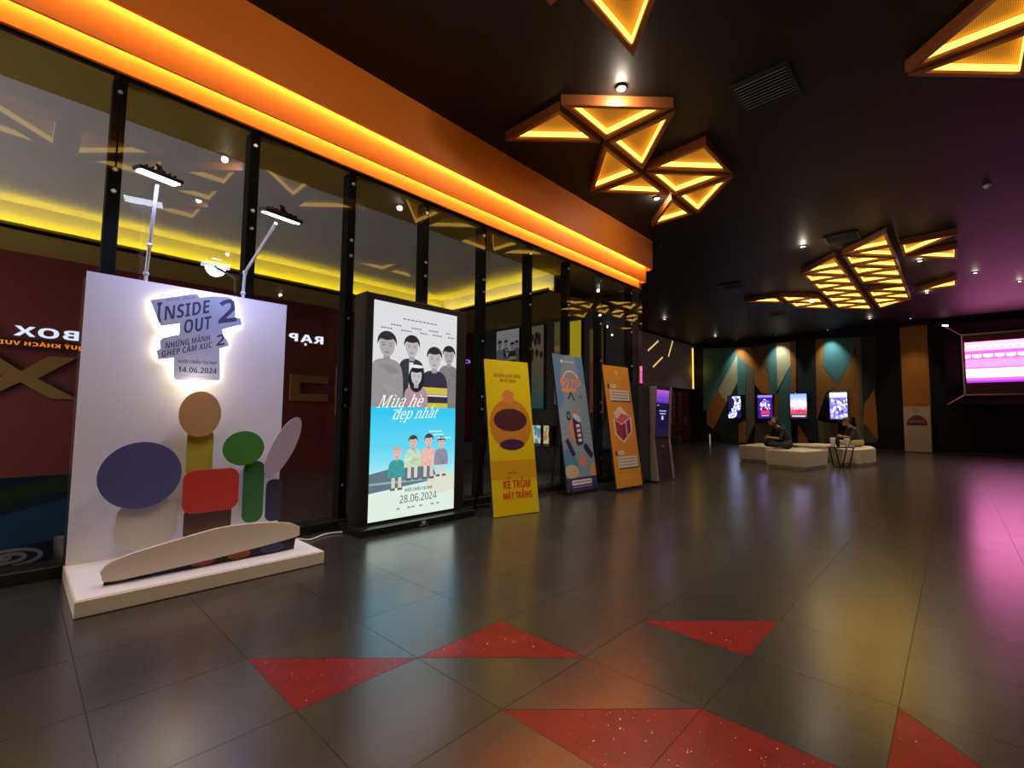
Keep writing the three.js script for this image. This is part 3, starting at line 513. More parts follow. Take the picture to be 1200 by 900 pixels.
// ------------------------------------------------------------------ three leaning posters
function posterStand(name, label, pos, yaw, lean, Wd, L, tex, kind) {
  const t = thing(name, label, 'poster', pos); t.rotation.order = 'YXZ'; t.rotation.set(0, yaw * D, lean * D);
  const b = [0, Wd, 0, L], [g, m] = printSlab(rect(...b), 0.018, tex, b, M.blackSoft, { rough: 0.45 }); part('printed_board', g, m, t);
  const c = Math.cos(lean * D), s = Math.sin(lean * D), W2L = (x, y) => [x * c + y * s, -x * s + y * c];   // upright frame -> leaning frame
  const fy = -pos[1] + 0.012;
  if (kind === 'easel') {
    part('edge_frame', merge([bx(-0.016, -0.001, 0.0, L, 0, -0.03), bx(-0.016, -0.001, 0.0, L, -Wd, -Wd + 0.03), bx(-0.016, -0.001, L * 0.62, L * 0.62 + 0.03, 0, -Wd)]), M.blackMetal, t);
    for (const u of [0.08, Wd - 0.08]) { const e = W2L(-0.40, fy), f = W2L(0.06, fy); part('rear_leg', bar([-0.012, L * 0.63, -u], [e[0], e[1], -u], 0.018), M.blackMetal, t); part('front_leg', bar([-0.012, 0.15, -u], [f[0], f[1], -u], 0.018), M.blackMetal, t); }
    const r0 = W2L(-0.30, fy + 0.5); part('cross_brace', bar([-0.02, 0.35, -0.08], [r0[0], r0[1], -Wd + 0.08], 0.012), M.blackMetal, t);
  } else {
    const e = W2L(-0.62, fy), w0 = W2L(-0.05, fy + 0.0);
    part('edge_frame', merge([bx(-0.02, -0.001, 0, L, 0, -Wd)]), M.blackSoft, t);
    part('rear_strut', merge([bar([-0.02, L * 0.7, -0.1], [e[0], e[1], -0.1], 0.022), bar([-0.02, L * 0.7, -Wd + 0.1], [e[0], e[1], -Wd + 0.1], 0.022), bar([e[0], e[1], -0.1], [e[0], e[1], -Wd + 0.1], 0.022)]), M.blackMetal, t);
    if (kind === 'box') { const q = [[0.012, 0.0], [-0.55, 0.0], [-0.55, 0.045], [0.0, 0.045]].map(([x, y]) => W2L(x, fy - 0.008 + y)); const sh = new THREE.Shape(q.map(([x, y]) => new THREE.Vector2(x, y))); const bg = new THREE.ExtrudeGeometry(sh, { depth: Wd, bevelEnabled: false }); bg.translate(0, 0, -Wd); part('base_box', bg, M.black, t); }
  }
  return t;
}
const yellowTex = canvasTex(520, 1470, (g, w, h) => {
  g.fillStyle = '#d3b800'; g.fillRect(0, 0, w, h);
  vn(g, 'DỰ KIẾN KHỞI CHIẾU', w * 0.5, h * 0.115, 44, { align: 'center', color: '#3d3608', squeeze: 0.72 }); vn(g, '05.07.2024', w * 0.5, h * 0.148, 44, { align: 'center', color: '#3d3608', squeeze: 0.85 });
  // plain shapes in the picture's colours
  g.fillStyle = '#c07a22'; g.beginPath(); g.ellipse(w * 0.5, h * 0.43, w * 0.46, h * 0.17, 0, 0, 7); g.fill(); g.fillStyle = '#4a1d2c'; g.beginPath(); g.ellipse(w * 0.5, h * 0.40, w * 0.37, h * 0.075, 0, 0, 7); g.fill();
  g.fillStyle = '#40234f'; g.beginPath(); g.ellipse(w * 0.5, h * 0.56, w * 0.27, h * 0.035, 0, 0, 7); g.fill(); g.fillStyle = '#cf7a4a'; g.beginPath(); g.ellipse(w * 0.48, h * 0.245, w * 0.13, h * 0.045, 0, 0, 7); g.fill();
  g.fillStyle = '#c99312'; g.fillRect(0, h * 0.66, w, h * 0.12); g.fillStyle = '#5a4a10'; for (let i = 0; i < 5; i++) g.fillRect(w * 0.37 + i * 22, h * 0.735, 15, 12);
  const ttl = (s, y, sz, q) => { vn(g, s, w * 0.54 + 4, y + 4, sz, { align: 'center', color: '#6b1208', squeeze: q }); vn(g, s, w * 0.54, y, sz, { align: 'center', color: '#d8401c', squeeze: q }); };
  ttl('KẺ TRỘM', h * 0.835, 104, 0.72); ttl('MẶT TRĂNG', h * 0.90, 84, 0.70);
});
const blueTex = canvasTex(520, 1470, (g, w, h) => {
  g.fillStyle = '#7e8fa8'; g.fillRect(0, 0, w, h); g.fillStyle = '#5680b8'; g.beginPath(); g.moveTo(0, 0); g.lineTo(w * 0.4, 0); g.quadraticCurveTo(w * 0.1, h * 0.12, w * 0.22, h * 0.33); g.quadraticCurveTo(w * 0.1, h * 0.42, 0, h * 0.4); g.fill(); g.beginPath(); g.moveTo(w, 0); g.lineTo(w, h * 0.22); g.quadraticCurveTo(w * 0.8, h * 0.2, w * 0.72, 0); g.fill(); g.fillStyle = '#4f7fa4'; g.beginPath(); g.ellipse(w * 0.12, h * 0.82, w * 0.3, h * 0.12, 0, 0, 7); g.fill();
  g.fillStyle = '#d7dde6'; g.beginPath(); g.arc(w * 0.28, h * 0.05, 22, 0, 7); g.fill(); for (let i = 0; i < 8; i++) g.fillRect(w * 0.36 + i * 22, h * 0.045, 16, 14);
  g.strokeStyle = '#e7cfa8'; g.lineWidth = 16; g.beginPath(); g.arc(w * 0.52, h * 0.22, w * 0.28, Math.PI * 1.05, Math.PI * 1.95); g.stroke();
  vn(g, 'ĐU TOP', w * 0.5 + 5, h * 0.235 + 5, 128, { align: 'center', color: '#f3dcae', squeeze: 0.82 }); vn(g, 'ĐU TOP', w * 0.5, h * 0.235, 128, { align: 'center', color: '#d65a3c', squeeze: 0.82 });
  g.fillStyle = '#dd8f6c'; g.beginPath(); g.ellipse(w * 0.42, h * 0.265, w * 0.26, h * 0.02, 0, 0, 7); g.fill(); g.strokeStyle = '#2f2a44'; g.lineWidth = 20; g.beginPath(); g.moveTo(w * 0.36, h * 0.335); g.lineTo(w * 0.46, h * 0.285); g.lineTo(w * 0.56, h * 0.345); g.stroke(); vn(g, 'H-E', w * 0.78, h * 0.325, 46, { align: 'center', color: '#3a3a5c' });
  const chip = (x, y, rx, ry, a, c) => { g.save(); g.translate(w * x, h * y); g.rotate(a); g.fillStyle = c; g.beginPath(); g.roundRect(-rx, -ry, rx * 2, ry * 2, Math.min(rx, ry) * 0.6); g.fill(); g.restore(); };
  g.strokeStyle = '#a9b6c6'; g.lineWidth = 5; for (let k = 0; k < 22; k++) { const a = k / 22 * 6.283; g.beginPath(); g.moveTo(w * 0.5 + Math.cos(a) * 150, h * 0.57 + Math.sin(a) * 170); g.lineTo(w * 0.5 + Math.cos(a) * 250, h * 0.57 + Math.sin(a) * 260); g.stroke(); }
  g.fillStyle = '#c98468'; g.beginPath(); g.ellipse(w * 0.42, h * 0.57, w * 0.16, h * 0.08, 0, 0, 7); g.fill(); chip(0.30, 0.46, 34, 48, 0, '#2b2545'); chip(0.30, 0.46, 12, 22, 0, '#8fa0b4'); chip(0.52, 0.43, 32, 26, 0.3, '#cc6e54'); chip(0.24, 0.69, 32, 100, -0.5, '#33284f'); chip(0.82, 0.72, 38, 90, -0.75, '#33284f'); chip(0.60, 0.79, 56, 46, 0.5, '#cf7f66'); chip(0.55, 0.575, 66, 150, -0.08, '#46285c');
  g.save(); g.translate(w * 0.57, h * 0.575); g.rotate(-Math.PI / 2 - 0.06); g.fillStyle = '#dfd6df'; for (let i = 0; i < 4; i++) g.fillRect(-110 + i * 52, -26, 32, 60); g.restore(); g.fillStyle = '#b9c8d2'; g.beginPath(); g.ellipse(w * 0.57, h * 0.475, 70, 34, 0.5, 0, 7); g.fill();
  g.fillStyle = '#b7a98d'; g.beginPath(); g.ellipse(w * 0.2, h * 0.86, w * 0.22, h * 0.05, 0, 0, 7); g.fill(); g.fillStyle = '#cf8a5c'; g.beginPath(); g.ellipse(w * 0.95, h * 0.86, w * 0.14, h * 0.05, 0, 0, 7); g.fill();
  g.fillStyle = '#3b3566'; g.fillRect(0, h * 0.905, w, h * 0.095); g.fillStyle = '#d8d4dc'; g.beginPath(); g.roundRect(w * 0.16, h * 0.92, w * 0.66, h * 0.035, 20); g.fill(); g.fillStyle = '#6a6488'; for (let i = 0; i < 12; i++) g.fillRect(w * 0.2 + i * 26, h * 0.932, 19, 14); g.fillStyle = '#b6b2c6'; for (let i = 0; i < 11; i++) g.fillRect(w * 0.18 + i * 30, h * 0.965, 22, 10);
});
const orangeTex = canvasTex(520, 1430, (g, w, h) => {
  g.fillStyle = '#d98e26'; g.fillRect(0, 0, w, h); g.fillStyle = '#e6b766'; g.beginPath(); g.arc(w * 0.5, h * 0.06, 32, 0, 7); g.fill(); for (let i = 0; i < 7; i++) g.fillRect(w * 0.34 + i * 26, h * 0.095, 18, 9);
  const boxText = (x, y, n) => { g.fillStyle = '#5a2a1c'; g.fillRect(x - 34, y - 66, 40, 50); g.fillStyle = '#ded2c0'; g.beginPath(); g.roundRect(x + 8, y - 66, 130, 42, 20); g.fill(); g.fillStyle = '#a98a60'; for (let i = 0; i < 4; i++) g.fillRect(x + 28 + i * 24, y - 50, 17, 10); g.fillStyle = '#4a2030'; g.fillRect(x + 14, y + 14, 390, 130); g.fillStyle = '#d9cfc2'; g.fillRect(x, y, 390, 128); g.fillStyle = '#7a6a6a'; for (let r = 0; r < 3; r++) for (let i = 0; i < n; i++) g.fillRect(x + 24 + i * 38, y + 22 + r * 34, 28, 13); };
  boxText(w * 0.17, h * 0.205, 9); boxText(w * 0.17, h * 0.755, 9);
  // gift-like ticket box
  g.fillStyle = '#f0d2c0'; g.beginPath(); g.moveTo(w * 0.16, h * 0.46); g.lineTo(w * 0.48, h * 0.34); g.lineTo(w * 0.88, h * 0.44); g.lineTo(w * 0.86, h * 0.55); g.lineTo(w * 0.48, h * 0.65); g.lineTo(w * 0.2, h * 0.58); g.fill();
  g.fillStyle = '#a8344a'; g.beginPath(); g.moveTo(w * 0.22, h * 0.455); g.lineTo(w * 0.46, h * 0.50); g.lineTo(w * 0.46, h * 0.63); g.lineTo(w * 0.24, h * 0.57); g.fill(); g.fillStyle = '#8a2250'; g.beginPath(); g.moveTo(w * 0.46, h * 0.50); g.lineTo(w * 0.82, h * 0.445); g.lineTo(w * 0.8, h * 0.555); g.lineTo(w * 0.46, h * 0.63); g.fill(); g.fillStyle = '#d2606a'; g.beginPath(); g.moveTo(w * 0.2, h * 0.445); g.lineTo(w * 0.5, h * 0.40); g.lineTo(w * 0.84, h * 0.43); g.lineTo(w * 0.46, h * 0.49); g.fill();
  g.fillStyle = '#e9c9b0'; g.beginPath(); g.moveTo(w * 0.2, h * 0.40); g.lineTo(w * 0.42, h * 0.345); g.lineTo(w * 0.52, h * 0.40); g.lineTo(w * 0.32, h * 0.45); g.fill(); g.fillStyle = '#c8a0b0'; g.fillRect(w * 0.6, h * 0.475, 36, h * 0.11);
  g.fillStyle = '#e8b25e'; for (let r = 0; r < 2; r++) for (let i = 0; i < 10; i++) g.fillRect(w * 0.12 + i * 40, h * (0.90 + r * 0.025), 30, 10);
});
posterStand('yellow_poster', 'bright yellow leaning film poster with a red title, standing on the floor', [0.92, 0.004, -4.01], -12.6, 8.3, 0.69, 1.965, yellowTex, 'board');
posterStand('blue_poster', 'pale blue leaning poster on a black easel beside the yellow one', [0.63, 0.05, -5.89], -2, 8.8, 0.79, 2.22, blueTex, 'easel');
posterStand('orange_poster', 'orange leaning poster with two white text boxes on a low black base', [0.92, 0.05, -6.83], -4.5, 8.0, 0.76, 2.09, orangeTex, 'box');

// ------------------------------------------------------------------ kiosk and cabinet at the end of the glass front
{
  const t = thing('ticket_kiosk', 'black self-service ticket kiosk with a purple screen beside the orange poster', 'kiosk', [0, 0, -8.33]);
  const prof = (x0, x1) => { const s = new THREE.Shape(); s.moveTo(x0, 0.03); s.lineTo(x1 + 0.03, 0.03); s.quadraticCurveTo(x1 - 0.02, 0.55, x1 - 0.05, 0.80); s.lineTo(x1, 1.83); s.lineTo(x0, 1.83); s.lineTo(x0, 0.03); return s; };
  const ex = (x0, x1, z0, z1) => { const g = new THREE.ExtrudeGeometry(prof(x0, x1), { depth: z0 - z1, bevelEnabled: false, curveSegments: 10 }); g.translate(0, 0, z1); return g; };
  part('body', ex(0.42, 0.86, -0.06, -0.68), M.black, t);
  part('side_trim', merge([ex(0.40, 0.885, 0.0, -0.06), ex(0.40, 0.885, -0.68, -0.73)]), mat(lin(0.34, 0.29, 0.25), 0.4, { metalness: 0.4 }), t);
  part('foot', rbx(0.36, 0.93, 0.003, 0.035, 0.02, -0.75, 0.005), M.blackMetal, t);
  const tex = canvasTex(256, 512, (g, w, h) => { g.fillStyle = '#1b1440'; g.fillRect(0, 0, w, h); let r = g.createLinearGradient(0, 0, 0, h * 0.3); r.addColorStop(0, '#d06af0'); r.addColorStop(1, '#5a34b4'); g.fillStyle = r; g.fillRect(0, 0, w, h * 0.28); g.fillStyle = '#7a50d8'; g.fillRect(w * 0.1, h * 0.14, w * 0.35, h * 0.1); g.fillRect(w * 0.55, h * 0.14, w * 0.35, h * 0.1); g.fillStyle = '#cfd6ff'; g.fillRect(w * 0.06, h * 0.325, w * 0.18, h * 0.015); g.fillRect(w * 0.25, h * 0.44, w * 0.55, h * 0.022); g.fillRect(w * 0.3, h * 0.50, w * 0.45, h * 0.022); g.beginPath(); g.ellipse(w * 0.52, h * 0.60, w * 0.09, h * 0.05, 0, 0, 7); g.fill(); });
  const b = [0.10, 0.64, 0.86, 1.76], [g, m] = printSlab(rect(...b), 0.008, tex, b, M.black, { emissive: 0.8, rough: 0.2 });
  { const p = g.attributes.position; for (let i = 0; i < p.count; i++) p.setX(i, p.getX(i) + 0.805 + 0.0485 * (p.getY(i) - 0.80)); g.translate(0.006, 0, 0); g.computeVertexNormals(); }
  part('screen', g, m, t);
  part('ticket_slot', bx(0.80, 0.84, 0.66, 0.68, -0.33, -0.45), mat(lin(0.3, 0.3, 0.32), 0.4), t);
  part('card_reader', rbx(0.82, 0.855, 0.42, 0.52, -0.36, -0.46, 0.006), M.blackMetal, t);
}
{
  const t = thing('black_cabinet', 'plain black cabinet between the orange poster and the ticket kiosk', 'cabinet', [0, 0, -7.80]);
  part('body', rbx(0.28, 0.80, 0.04, 1.86, 0, -0.46, 0.01), M.black, t); part('plinth', bx(0.31, 0.78, 0.003, 0.04, -0.02, -0.44), M.blackSoft, t);
  part('door', rbx(0.80, 0.812, 0.08, 1.82, -0.015, -0.445, 0.004), M.blackSoft, t); part('door_handle', rbx(0.812, 0.83, 0.9, 1.1, -0.40, -0.415, 0.004), M.blackMetal, t);
}
// ------------------------------------------------------------------ alcove: grey bulkhead with gold light bars, doors and a plant
{
  const t = thing('grey_bulkhead', 'grey fabric bulkhead with slanting gold light bars high beside the mural wall', 'bulkhead', [ALC, 0, 0]);
  part('panel', bx(0.01, 0.12, 2.66, 4.92, -9.6, -23.80), mat(lin(0.26, 0.22, 0.21), 0.8, { bumpMap: plaster, bumpScale: 0.002 }), t);
  const gm = glow(lin(1, 0.66, 0.22), 0.9);
  for (const [a, b] of [[[4.14, -18.81], [4.68, -19.79]], [[4.86, -21.29], [4.08, -20.81]], [[3.46, -19.27], [3.98, -20.2]], [[4.3, -15.2], [3.6, -16.3]], [[3.4, -13.2], [4.2, -13.8]]]) part('light_bar', bar([0.13, a[0], a[1]], [0.13, b[0], b[1]], 0.02, 0.06), gm, t);
  const e = part('light_bar', bx(0.125, 0.16, 2.70, 4.78, -23.55, -23.63), glow(lin(1, 0.62, 0.08), 1.6), t); e.userData.label = 'upright gold light bar at the end of the bulkhead';
  const l = new THREE.PointLight(lin(1, 0.62, 0.1), 0.2); l.position.set(0.4, 3.6, -23.5); t.add(l);
}
{
  const gl = mat(lin(0.10, 0.014, 0.016), 0.15);
  for (let i = 0; i < 3; i++) {
    const d = struct('door_' + (i + 1), null, null, 'dark red glazed door under the grey bulkhead, ' + ['nearest', 'middle', 'farthest'][i] + ' of three'); d.position.set(ALC, 0, -18.6 - i * 1.62);
    part('door_frame', merge([bx(0.01, 0.07, 0, 2.6, 0, -0.07), bx(0.01, 0.07, 0, 2.6, -1.53, -1.6), bx(0.01, 0.07, 2.5, 2.6, 0, -1.6), bx(0.01, 0.07, 0, 0.1, 0, -1.6), bx(0.01, 0.07, 0, 2.6, -0.77, -0.83)]), M.blackMetal, d);
    part('door_pane', bx(0.02, 0.035, 0.1, 2.5, -0.07, -0.77), gl, d); part('door_pane', bx(0.02, 0.035, 0.1, 2.5, -0.83, -1.53), gl, d);
    part('door_handle', merge([cyl([0.10, 0.9, -0.72], [0.10, 1.3, -0.72], 0.012), cyl([0.10, 0.9, -0.88], [0.10, 1.3, -0.88], 0.012)]), M.steel, d);
  }
  const t = thing('potted_plant', 'slim dark leafy plant in a pot by the red doors', 'plant', [-4.2, 0, -20.7]);
  part('pot', new THREE.LatheGeometry([[0.0, 0.003], [0.16, 0.003], [0.21, 0.36], [0.2, 0.38], [0.17, 0.36], [0.0, 0.34]].map((p) => new THREE.Vector2(...p)), 20), mat(lin(0.08, 0.075, 0.07), 0.5), t);
  part('stem', tube([[0, 0.33, 0], [0.03, 0.9, 0.02], [-0.02, 1.5, 0], [0.0, 2.0, 0.02]], 0.018, 12, 6), mat(lin(0.05, 0.035, 0.02), 0.8), t);
  const leafG = (() => { const s = new THREE.Shape(); s.moveTo(0, 0); s.quadraticCurveTo(0.055, 0.10, 0, 0.26); s.quadraticCurveTo(-0.055, 0.10, 0, 0); return new THREE.ShapeGeometry(s, 4); })(), lm = mat(lin(0.02, 0.05, 0.018), 0.5, { side: THREE.DoubleSide });
  for (let k = 0; k < 60; k++) part('leaf', leafG, lm, t, [0, 0.5 + 1.5 * k / 60, 0], [0.5 + rnd() * 0.9, k * 2.4, 0, ]).rotation.order = 'YXZ';
}
single('white_post', rbx(-3.58, -3.53, 0.003, 0.46, -22.9, -22.85, 0.01), glow(lin(0.9, 0.85, 0.75), 0.25), 'short white upright marker light at the left foot of the mural', 'marker light');

// ------------------------------------------------------------------ far wall: mural, orange panel, displays
{
  const C = { teal: lin(0.06, 0.17, 0.18), beige: lin(0.42, 0.36, 0.24), orange: lin(0.36, 0.115, 0.014), grey: lin(0.12, 0.10, 0.075), olive: lin(0.075, 0.06, 0.04), navy: lin(0.012, 0.016, 0.02) };
  const MM = {}; for (const k in C) MM[k] = mat(C[k], 0.7, { bumpMap: plaster, bumpScale: 0.0006 });
  const mural = [
  ['teal', [[-4.17, 4.75], [-2.69, 4.65], [-2.55, 4.31], [-4.06, 1.61], [-4.23, 1.61]]],
  ['beige', [[-2.55, 4.31], [-2.57, 2.96], [-3.08, 2.01], [-3.5, 2.59]]],
  ['orange', [[-3.5, 2.59], [-3.08, 2.01], [-3.75, 0.67], [-4.08, 0.93], [-4.06, 1.59]]],
  ['teal', [[-2.55, 4.31], [-2.21, 3.88], [-2.23, 2.34], [-2.57, 2.35], [-2.57, 2.96]]],
  ['orange', [[-2.69, 4.65], [-1.92, 4.6], [-1.81, 4.25], [-1.82, 3.52], [-2.21, 3.88], [-2.55, 4.31]]],
  ['grey', [[-2.21, 3.88], [-1.82, 3.52], [-1.84, 0.98], [-2.22, 0.08], [-2.21, 2.34]]],
  ['navy', [[-3.08, 2.01], [-2.57, 2.96], [-2.57, 2.35], [-2.32, 1.14], [-2.58, 0.06], [-3.21, 0.03], [-3.71, 0.58]]],
  ['orange', [[-2.56, 0.96], [-2.24, 1.14], [-2.24, 0.08], [-2.58, 0.06]]],
  ['grey', [[-1.88, 4.58], [-1.21, 4.67], [-1.19, 3.32], [-1.81, 4.3]]],
  ['orange', [[-1.81, 4.28], [-1.2, 3.3], [-1.17, 2.36], [-1.5, 2.41], [-1.8, 2.84]]],
  ['teal', [[-1.21, 4.68], [-0.84, 4.7], [-0.84, 2.55], [-1.01, 2.27], [-1.16, 2.31]]],
  ['beige', [[-0.84, 4.7], [-0.29, 4.69], [-0.28, 3.68], [-0.84, 2.55]]],
  ['teal', [[-0.28, 3.68], [-0.35, 0.16], [-0.48, 0.2], [-0.82, 1.0], [-0.81, 2.47]]],
  ['orange', [[-0.97, 2.27], [-0.83, 2.43], [-0.84, 0.99], [-1.03, 1.07]]],
  ['orange', [[-0.27, 4.69], [-0.04, 4.72], [-0.1, 2.41], [-0.3, 2.38], [-0.27, 3.67]]],
  ['navy', [[-0.02, 4.73], [0.69, 4.74], [0.65, 0.21], [0.29, 0.31], [-0.07, 1.17]]],
  ['orange', [[-0.07, 1.01], [0.29, 0.31], [0.27, 0.19], [-0.09, 0.17]]],
  ['orange', [[0.7, 4.73], [1.02, 4.72], [0.95, 3.47], [1.44, 2.65], [1.01, 2.34], [0.65, 1.18]]],
  ['teal', [[1.03, 4.71], [2.1, 4.65], [2.06, 4.0], [1.44, 2.67], [0.96, 3.51]]],
  ['orange', [[2.06, 3.97], [2.2, 3.06], [2.11, 0.31], [1.99, 1.34], [1.42, 1.11], [1.01, 2.26], [1.44, 2.64]]],
  ['grey', [[0.68, 1.18], [0.91, 1.1], [0.92, 0.22], [0.69, 0.21]]],
  ['olive', [[0.91, 1.1], [1.42, 1.07], [1.37, 0.24], [0.95, 0.22]]],
  ['olive', [[-1.8, 0.98], [-1.04, 1.07], [-0.99, 0.13], [-1.9, 0.09]]],
  ['grey', [[2.1, 4.66], [2.29, 4.66], [2.27, 0.28], [2.1, 0.27]]],
  ['navy', [[2.31, 4.66], [2.78, 4.66], [2.69, 2.48], [2.29, 1.86]]],
  ['orange', [[2.68, 2.44], [2.72, 1.06], [2.71, 0.41], [2.27, 1.09], [2.31, 1.86]]],
  ['olive', [[2.27, 1.05], [2.7, 0.41], [2.69, 0.3], [2.27, 0.28]]],
  ];
  mural.forEach(([c, p], i) => {
    const s = new THREE.Shape(p.map(([x, y]) => new THREE.Vector2(x, y))); const g = new THREE.ExtrudeGeometry(s, { depth: 0.012 + 0.002 * (i % 5), bevelEnabled: false }); g.translate(0, 0, FAR + 0.002);
    part('mural_panel', g, MM[c], wallFar);
  });
  const o = part('mural_panel', bx(3.55, 4.36, 0.06, 4.88, FAR + 0.002, FAR + 0.05), mat(lin(0.40, 0.125, 0.012), 0.65), wallFar); o.userData.label = 'tall plain orange wall panel';
  part('skirting', bx(ALC, EAST, 0, 0.06, FAR + 0.002, FAR + 0.03), M.black, wallFar);
  const wash = (x, z, aimX, aimY, I, col, ang, label) => {   // wall-washing downlights above the mural
    const t = downlight(x, z, label, 0, col, 40, 20); const s = new THREE.SpotLight(col, I, 0, ang * D, 0.9); s.position.set(0, -0.04, 0); s.target.position.set(aimX - x, aimY - HC, FAR - z); s.shadow.radius = 2; t.add(s); t.add(s.target);
  };
  wash(-2.45, -23.35, -2.45, 3.5, 14, lin(0.85, 1, 0.85), 34, 'wall-washing downlight over the left of the mural');
  wash(-0.7, -23.35, -0.7, 3.5, 14, lin(0.9, 1, 0.85), 34, 'wall-washing downlight over the beige stripe of the mural');
  wash(1.25, -23.35, 1.25, 3.5, 14, lin(0.75, 1, 0.95), 34, 'wall-washing downlight over the turquoise part of the mural');
  wash(3.95, -22.6, 3.95, 2.2, 6, lin(1, 0.85, 0.6), 26, 'wall-washing downlight over the plain orange panel');
}
{
  const pic = [
    (g, w, h) => { g.fillStyle = '#141033'; g.fillRect(0, 0, w, h); for (let i = 0; i < 90; i++) { const y = rnd() * h, c = w * (0.55 + 0.25 * Math.sin(y / h * 5)); g.fillStyle = ['#cfd4ff', '#8f9af0', '#5f6ad8', '#e8ecff'][(rnd() * 4) | 0]; g.beginPath(); g.ellipse(c + (rnd() - 0.5) * w * 0.5, y, 8 + rnd() * 22, 6 + rnd() * 20, rnd() * 3, 0, 7); g.fill(); } },
    (g, w, h) => { g.fillStyle = '#2a1560'; g.fillRect(0, 0, w, h); g.fillStyle = '#7a62d0'; g.fillRect(0, 0, w, h * 0.1); for (let i = 0; i < 60; i++) { g.fillStyle = ['#a89af0', '#5a3fb8', '#d8d0ff', '#3a2288'][(rnd() * 4) | 0]; g.beginPath(); g.arc(w * (0.2 + 0.6 * rnd()), h * (0.2 + 0.4 * rnd()), 5 + rnd() * 18, 0, 7); g.fill(); } g.fillStyle = '#e0283c'; for (let i = 0; i < 4; i++) g.fillRect(w * (0.22 + i * 0.15), h * 0.66, w * 0.11, h * 0.16); g.fillStyle = '#c8c0ff'; g.fillRect(w * 0.25, h * 0.87, w * 0.5, h * 0.02); },
    (g, w, h) => { let r = g.createLinearGradient(0, 0, 0, h); r.addColorStop(0, '#5f8ae8'); r.addColorStop(0.45, '#d8b8dc'); r.addColorStop(0.62, '#b86a7a'); r.addColorStop(1, '#15102c'); g.fillStyle = r; g.fillRect(0, 0, w, h); g.fillStyle = '#f0e0f0'; for (let i = 0; i < 26; i++) g.fillRect(w * rnd(), h * (0.2 + 0.35 * rnd()), 6 + rnd() * 14, 20 + rnd() * 50); g.fillStyle = '#d8344a'; g.fillRect(w * 0.06, h * 0.64, w * 0.86, h * 0.13); g.fillStyle = '#7a1430'; for (let i = 0; i < 14; i++) g.fillRect(w * rnd(), h * (0.64 + 0.1 * rnd()), 26, 10); g.fillStyle = '#f4ecff'; g.fillRect(w * 0.1, h * 0.88, w * 0.8, h * 0.03); },
    (g, w, h) => { g.fillStyle = '#6a60c8'; g.fillRect(0, 0, w, h); g.fillStyle = '#c8ccff'; g.fillRect(0, 0, w, h * 0.18); for (let i = 0; i < 120; i++) { g.fillStyle = ['#b8b4f4', '#3a3488', '#e4e4ff', '#8078d8'][(rnd() * 4) | 0]; g.fillRect(w * rnd(), h * (0.22 + 0.7 * rnd()), 8 + rnd() * 30, 8 + rnd() * 40); } },
  ];
  const B = [[-3.02, -2.38, 1.20, 2.32, 'leftmost of four, with a pale swirling picture'], [-1.70, -1.02, 1.20, 2.34, 'second from left, dark violet with red lettering blocks'], [-0.36, 0.34, 1.20, 2.37, 'third from left, blue sky over a red band'], [1.12, 1.80, 1.20, 2.39, 'rightmost of four, pale violet picture']];
  B.forEach(([x0, x1, y0, y1, l], i) => {
    const t = thing('wall_display', 'wall display on the mural, ' + l, 'display', [(x0 + x1) / 2, y0, FAR + 0.05], 0, 'displays on the mural wall'), w = x1 - x0, h = y1 - y0;
    part('display_frame', rbx(-w / 2, w / 2, 0, h, -0.04, 0.05, 0.008), mat(lin(0.01, 0.01, 0.02), 0.3), t);
    const g = new THREE.PlaneGeometry(w - 0.07, h - 0.07); g.translate(0, h / 2, 0.052); part('screen', g, new THREE.MeshStandardMaterial({ color: 0x050505, roughness: 0.3, emissive: 0xffffff, emissiveMap: canvasTex(256, 400, pic[i]), emissiveIntensity: 2.2 }), t);
    const r = new THREE.RectAreaLight(lin(0.5, 0.45, 1), 0.5, w - 0.07, h - 0.07); r.position.set(0, h / 2, 0.07); r.rotation.y = Math.PI; t.add(r);
  });
  // pink screen in a splayed metal-edged surround
  const t = thing('pink_screen_wall', 'wide glowing pink screen in a splayed maroon surround on the end wall', 'screen', [0, 0, FAR]);
  const X0 = 5.30, X1 = 7.98, Y0 = 2.16, Y1 = 4.37, o = 0.48, d = 0.5;
  const quad = (a, b, c, e) => { const g = new THREE.BufferGeometry(); const p = [a, b, c, e, ...[a, b, c, e].map(([x, y, z]) => [x, y, z - 0.02])]; g.setAttribute('position', new THREE.Float32BufferAttribute(p.flat(), 3)); g.setAttribute('uv', new THREE.Float32BufferAttribute(new Array(16).fill(0), 2)); g.setIndex([0, 1, 2, 0, 2, 3, 4, 6, 5, 4, 7, 6, 0, 4, 5, 0, 5, 1, 1, 5, 6, 1, 6, 2, 2, 6, 7, 2, 7, 3, 3, 7, 4, 3, 4, 0]); const n = g.toNonIndexed(); n.computeVertexNormals(); return n; };
  const sm = new THREE.MeshPhysicalMaterial({ color: lin(0.004, 0.002, 0.003), roughness: 0.9, specularIntensity: 0.15 }), I = [[X0, Y0, 0.03], [X1, Y0, 0.03], [X1, Y1, 0.03], [X0, Y1, 0.03]], O = [[X0 - o, Y0 - 0.36, d], [X1 + o, Y0 - 0.36, d], [X1 + o, Y1 + 0.36, d], [X0 - o, Y1 + 0.36, d]];
  for (let k = 0; k < 4; k++) part('surround_panel', quad(I[k], O[k], O[(k + 1) % 4], I[(k + 1) % 4]), sm, t);
  part('backing', bx(X0, X1, Y0, Y1, 0.005, 0.028), mat(lin(0.10, 0.012, 0.035), 0.5), t);
  const em = mat(lin(0.5, 0.36, 0.26), 0.3, { metalness: 0.8 });
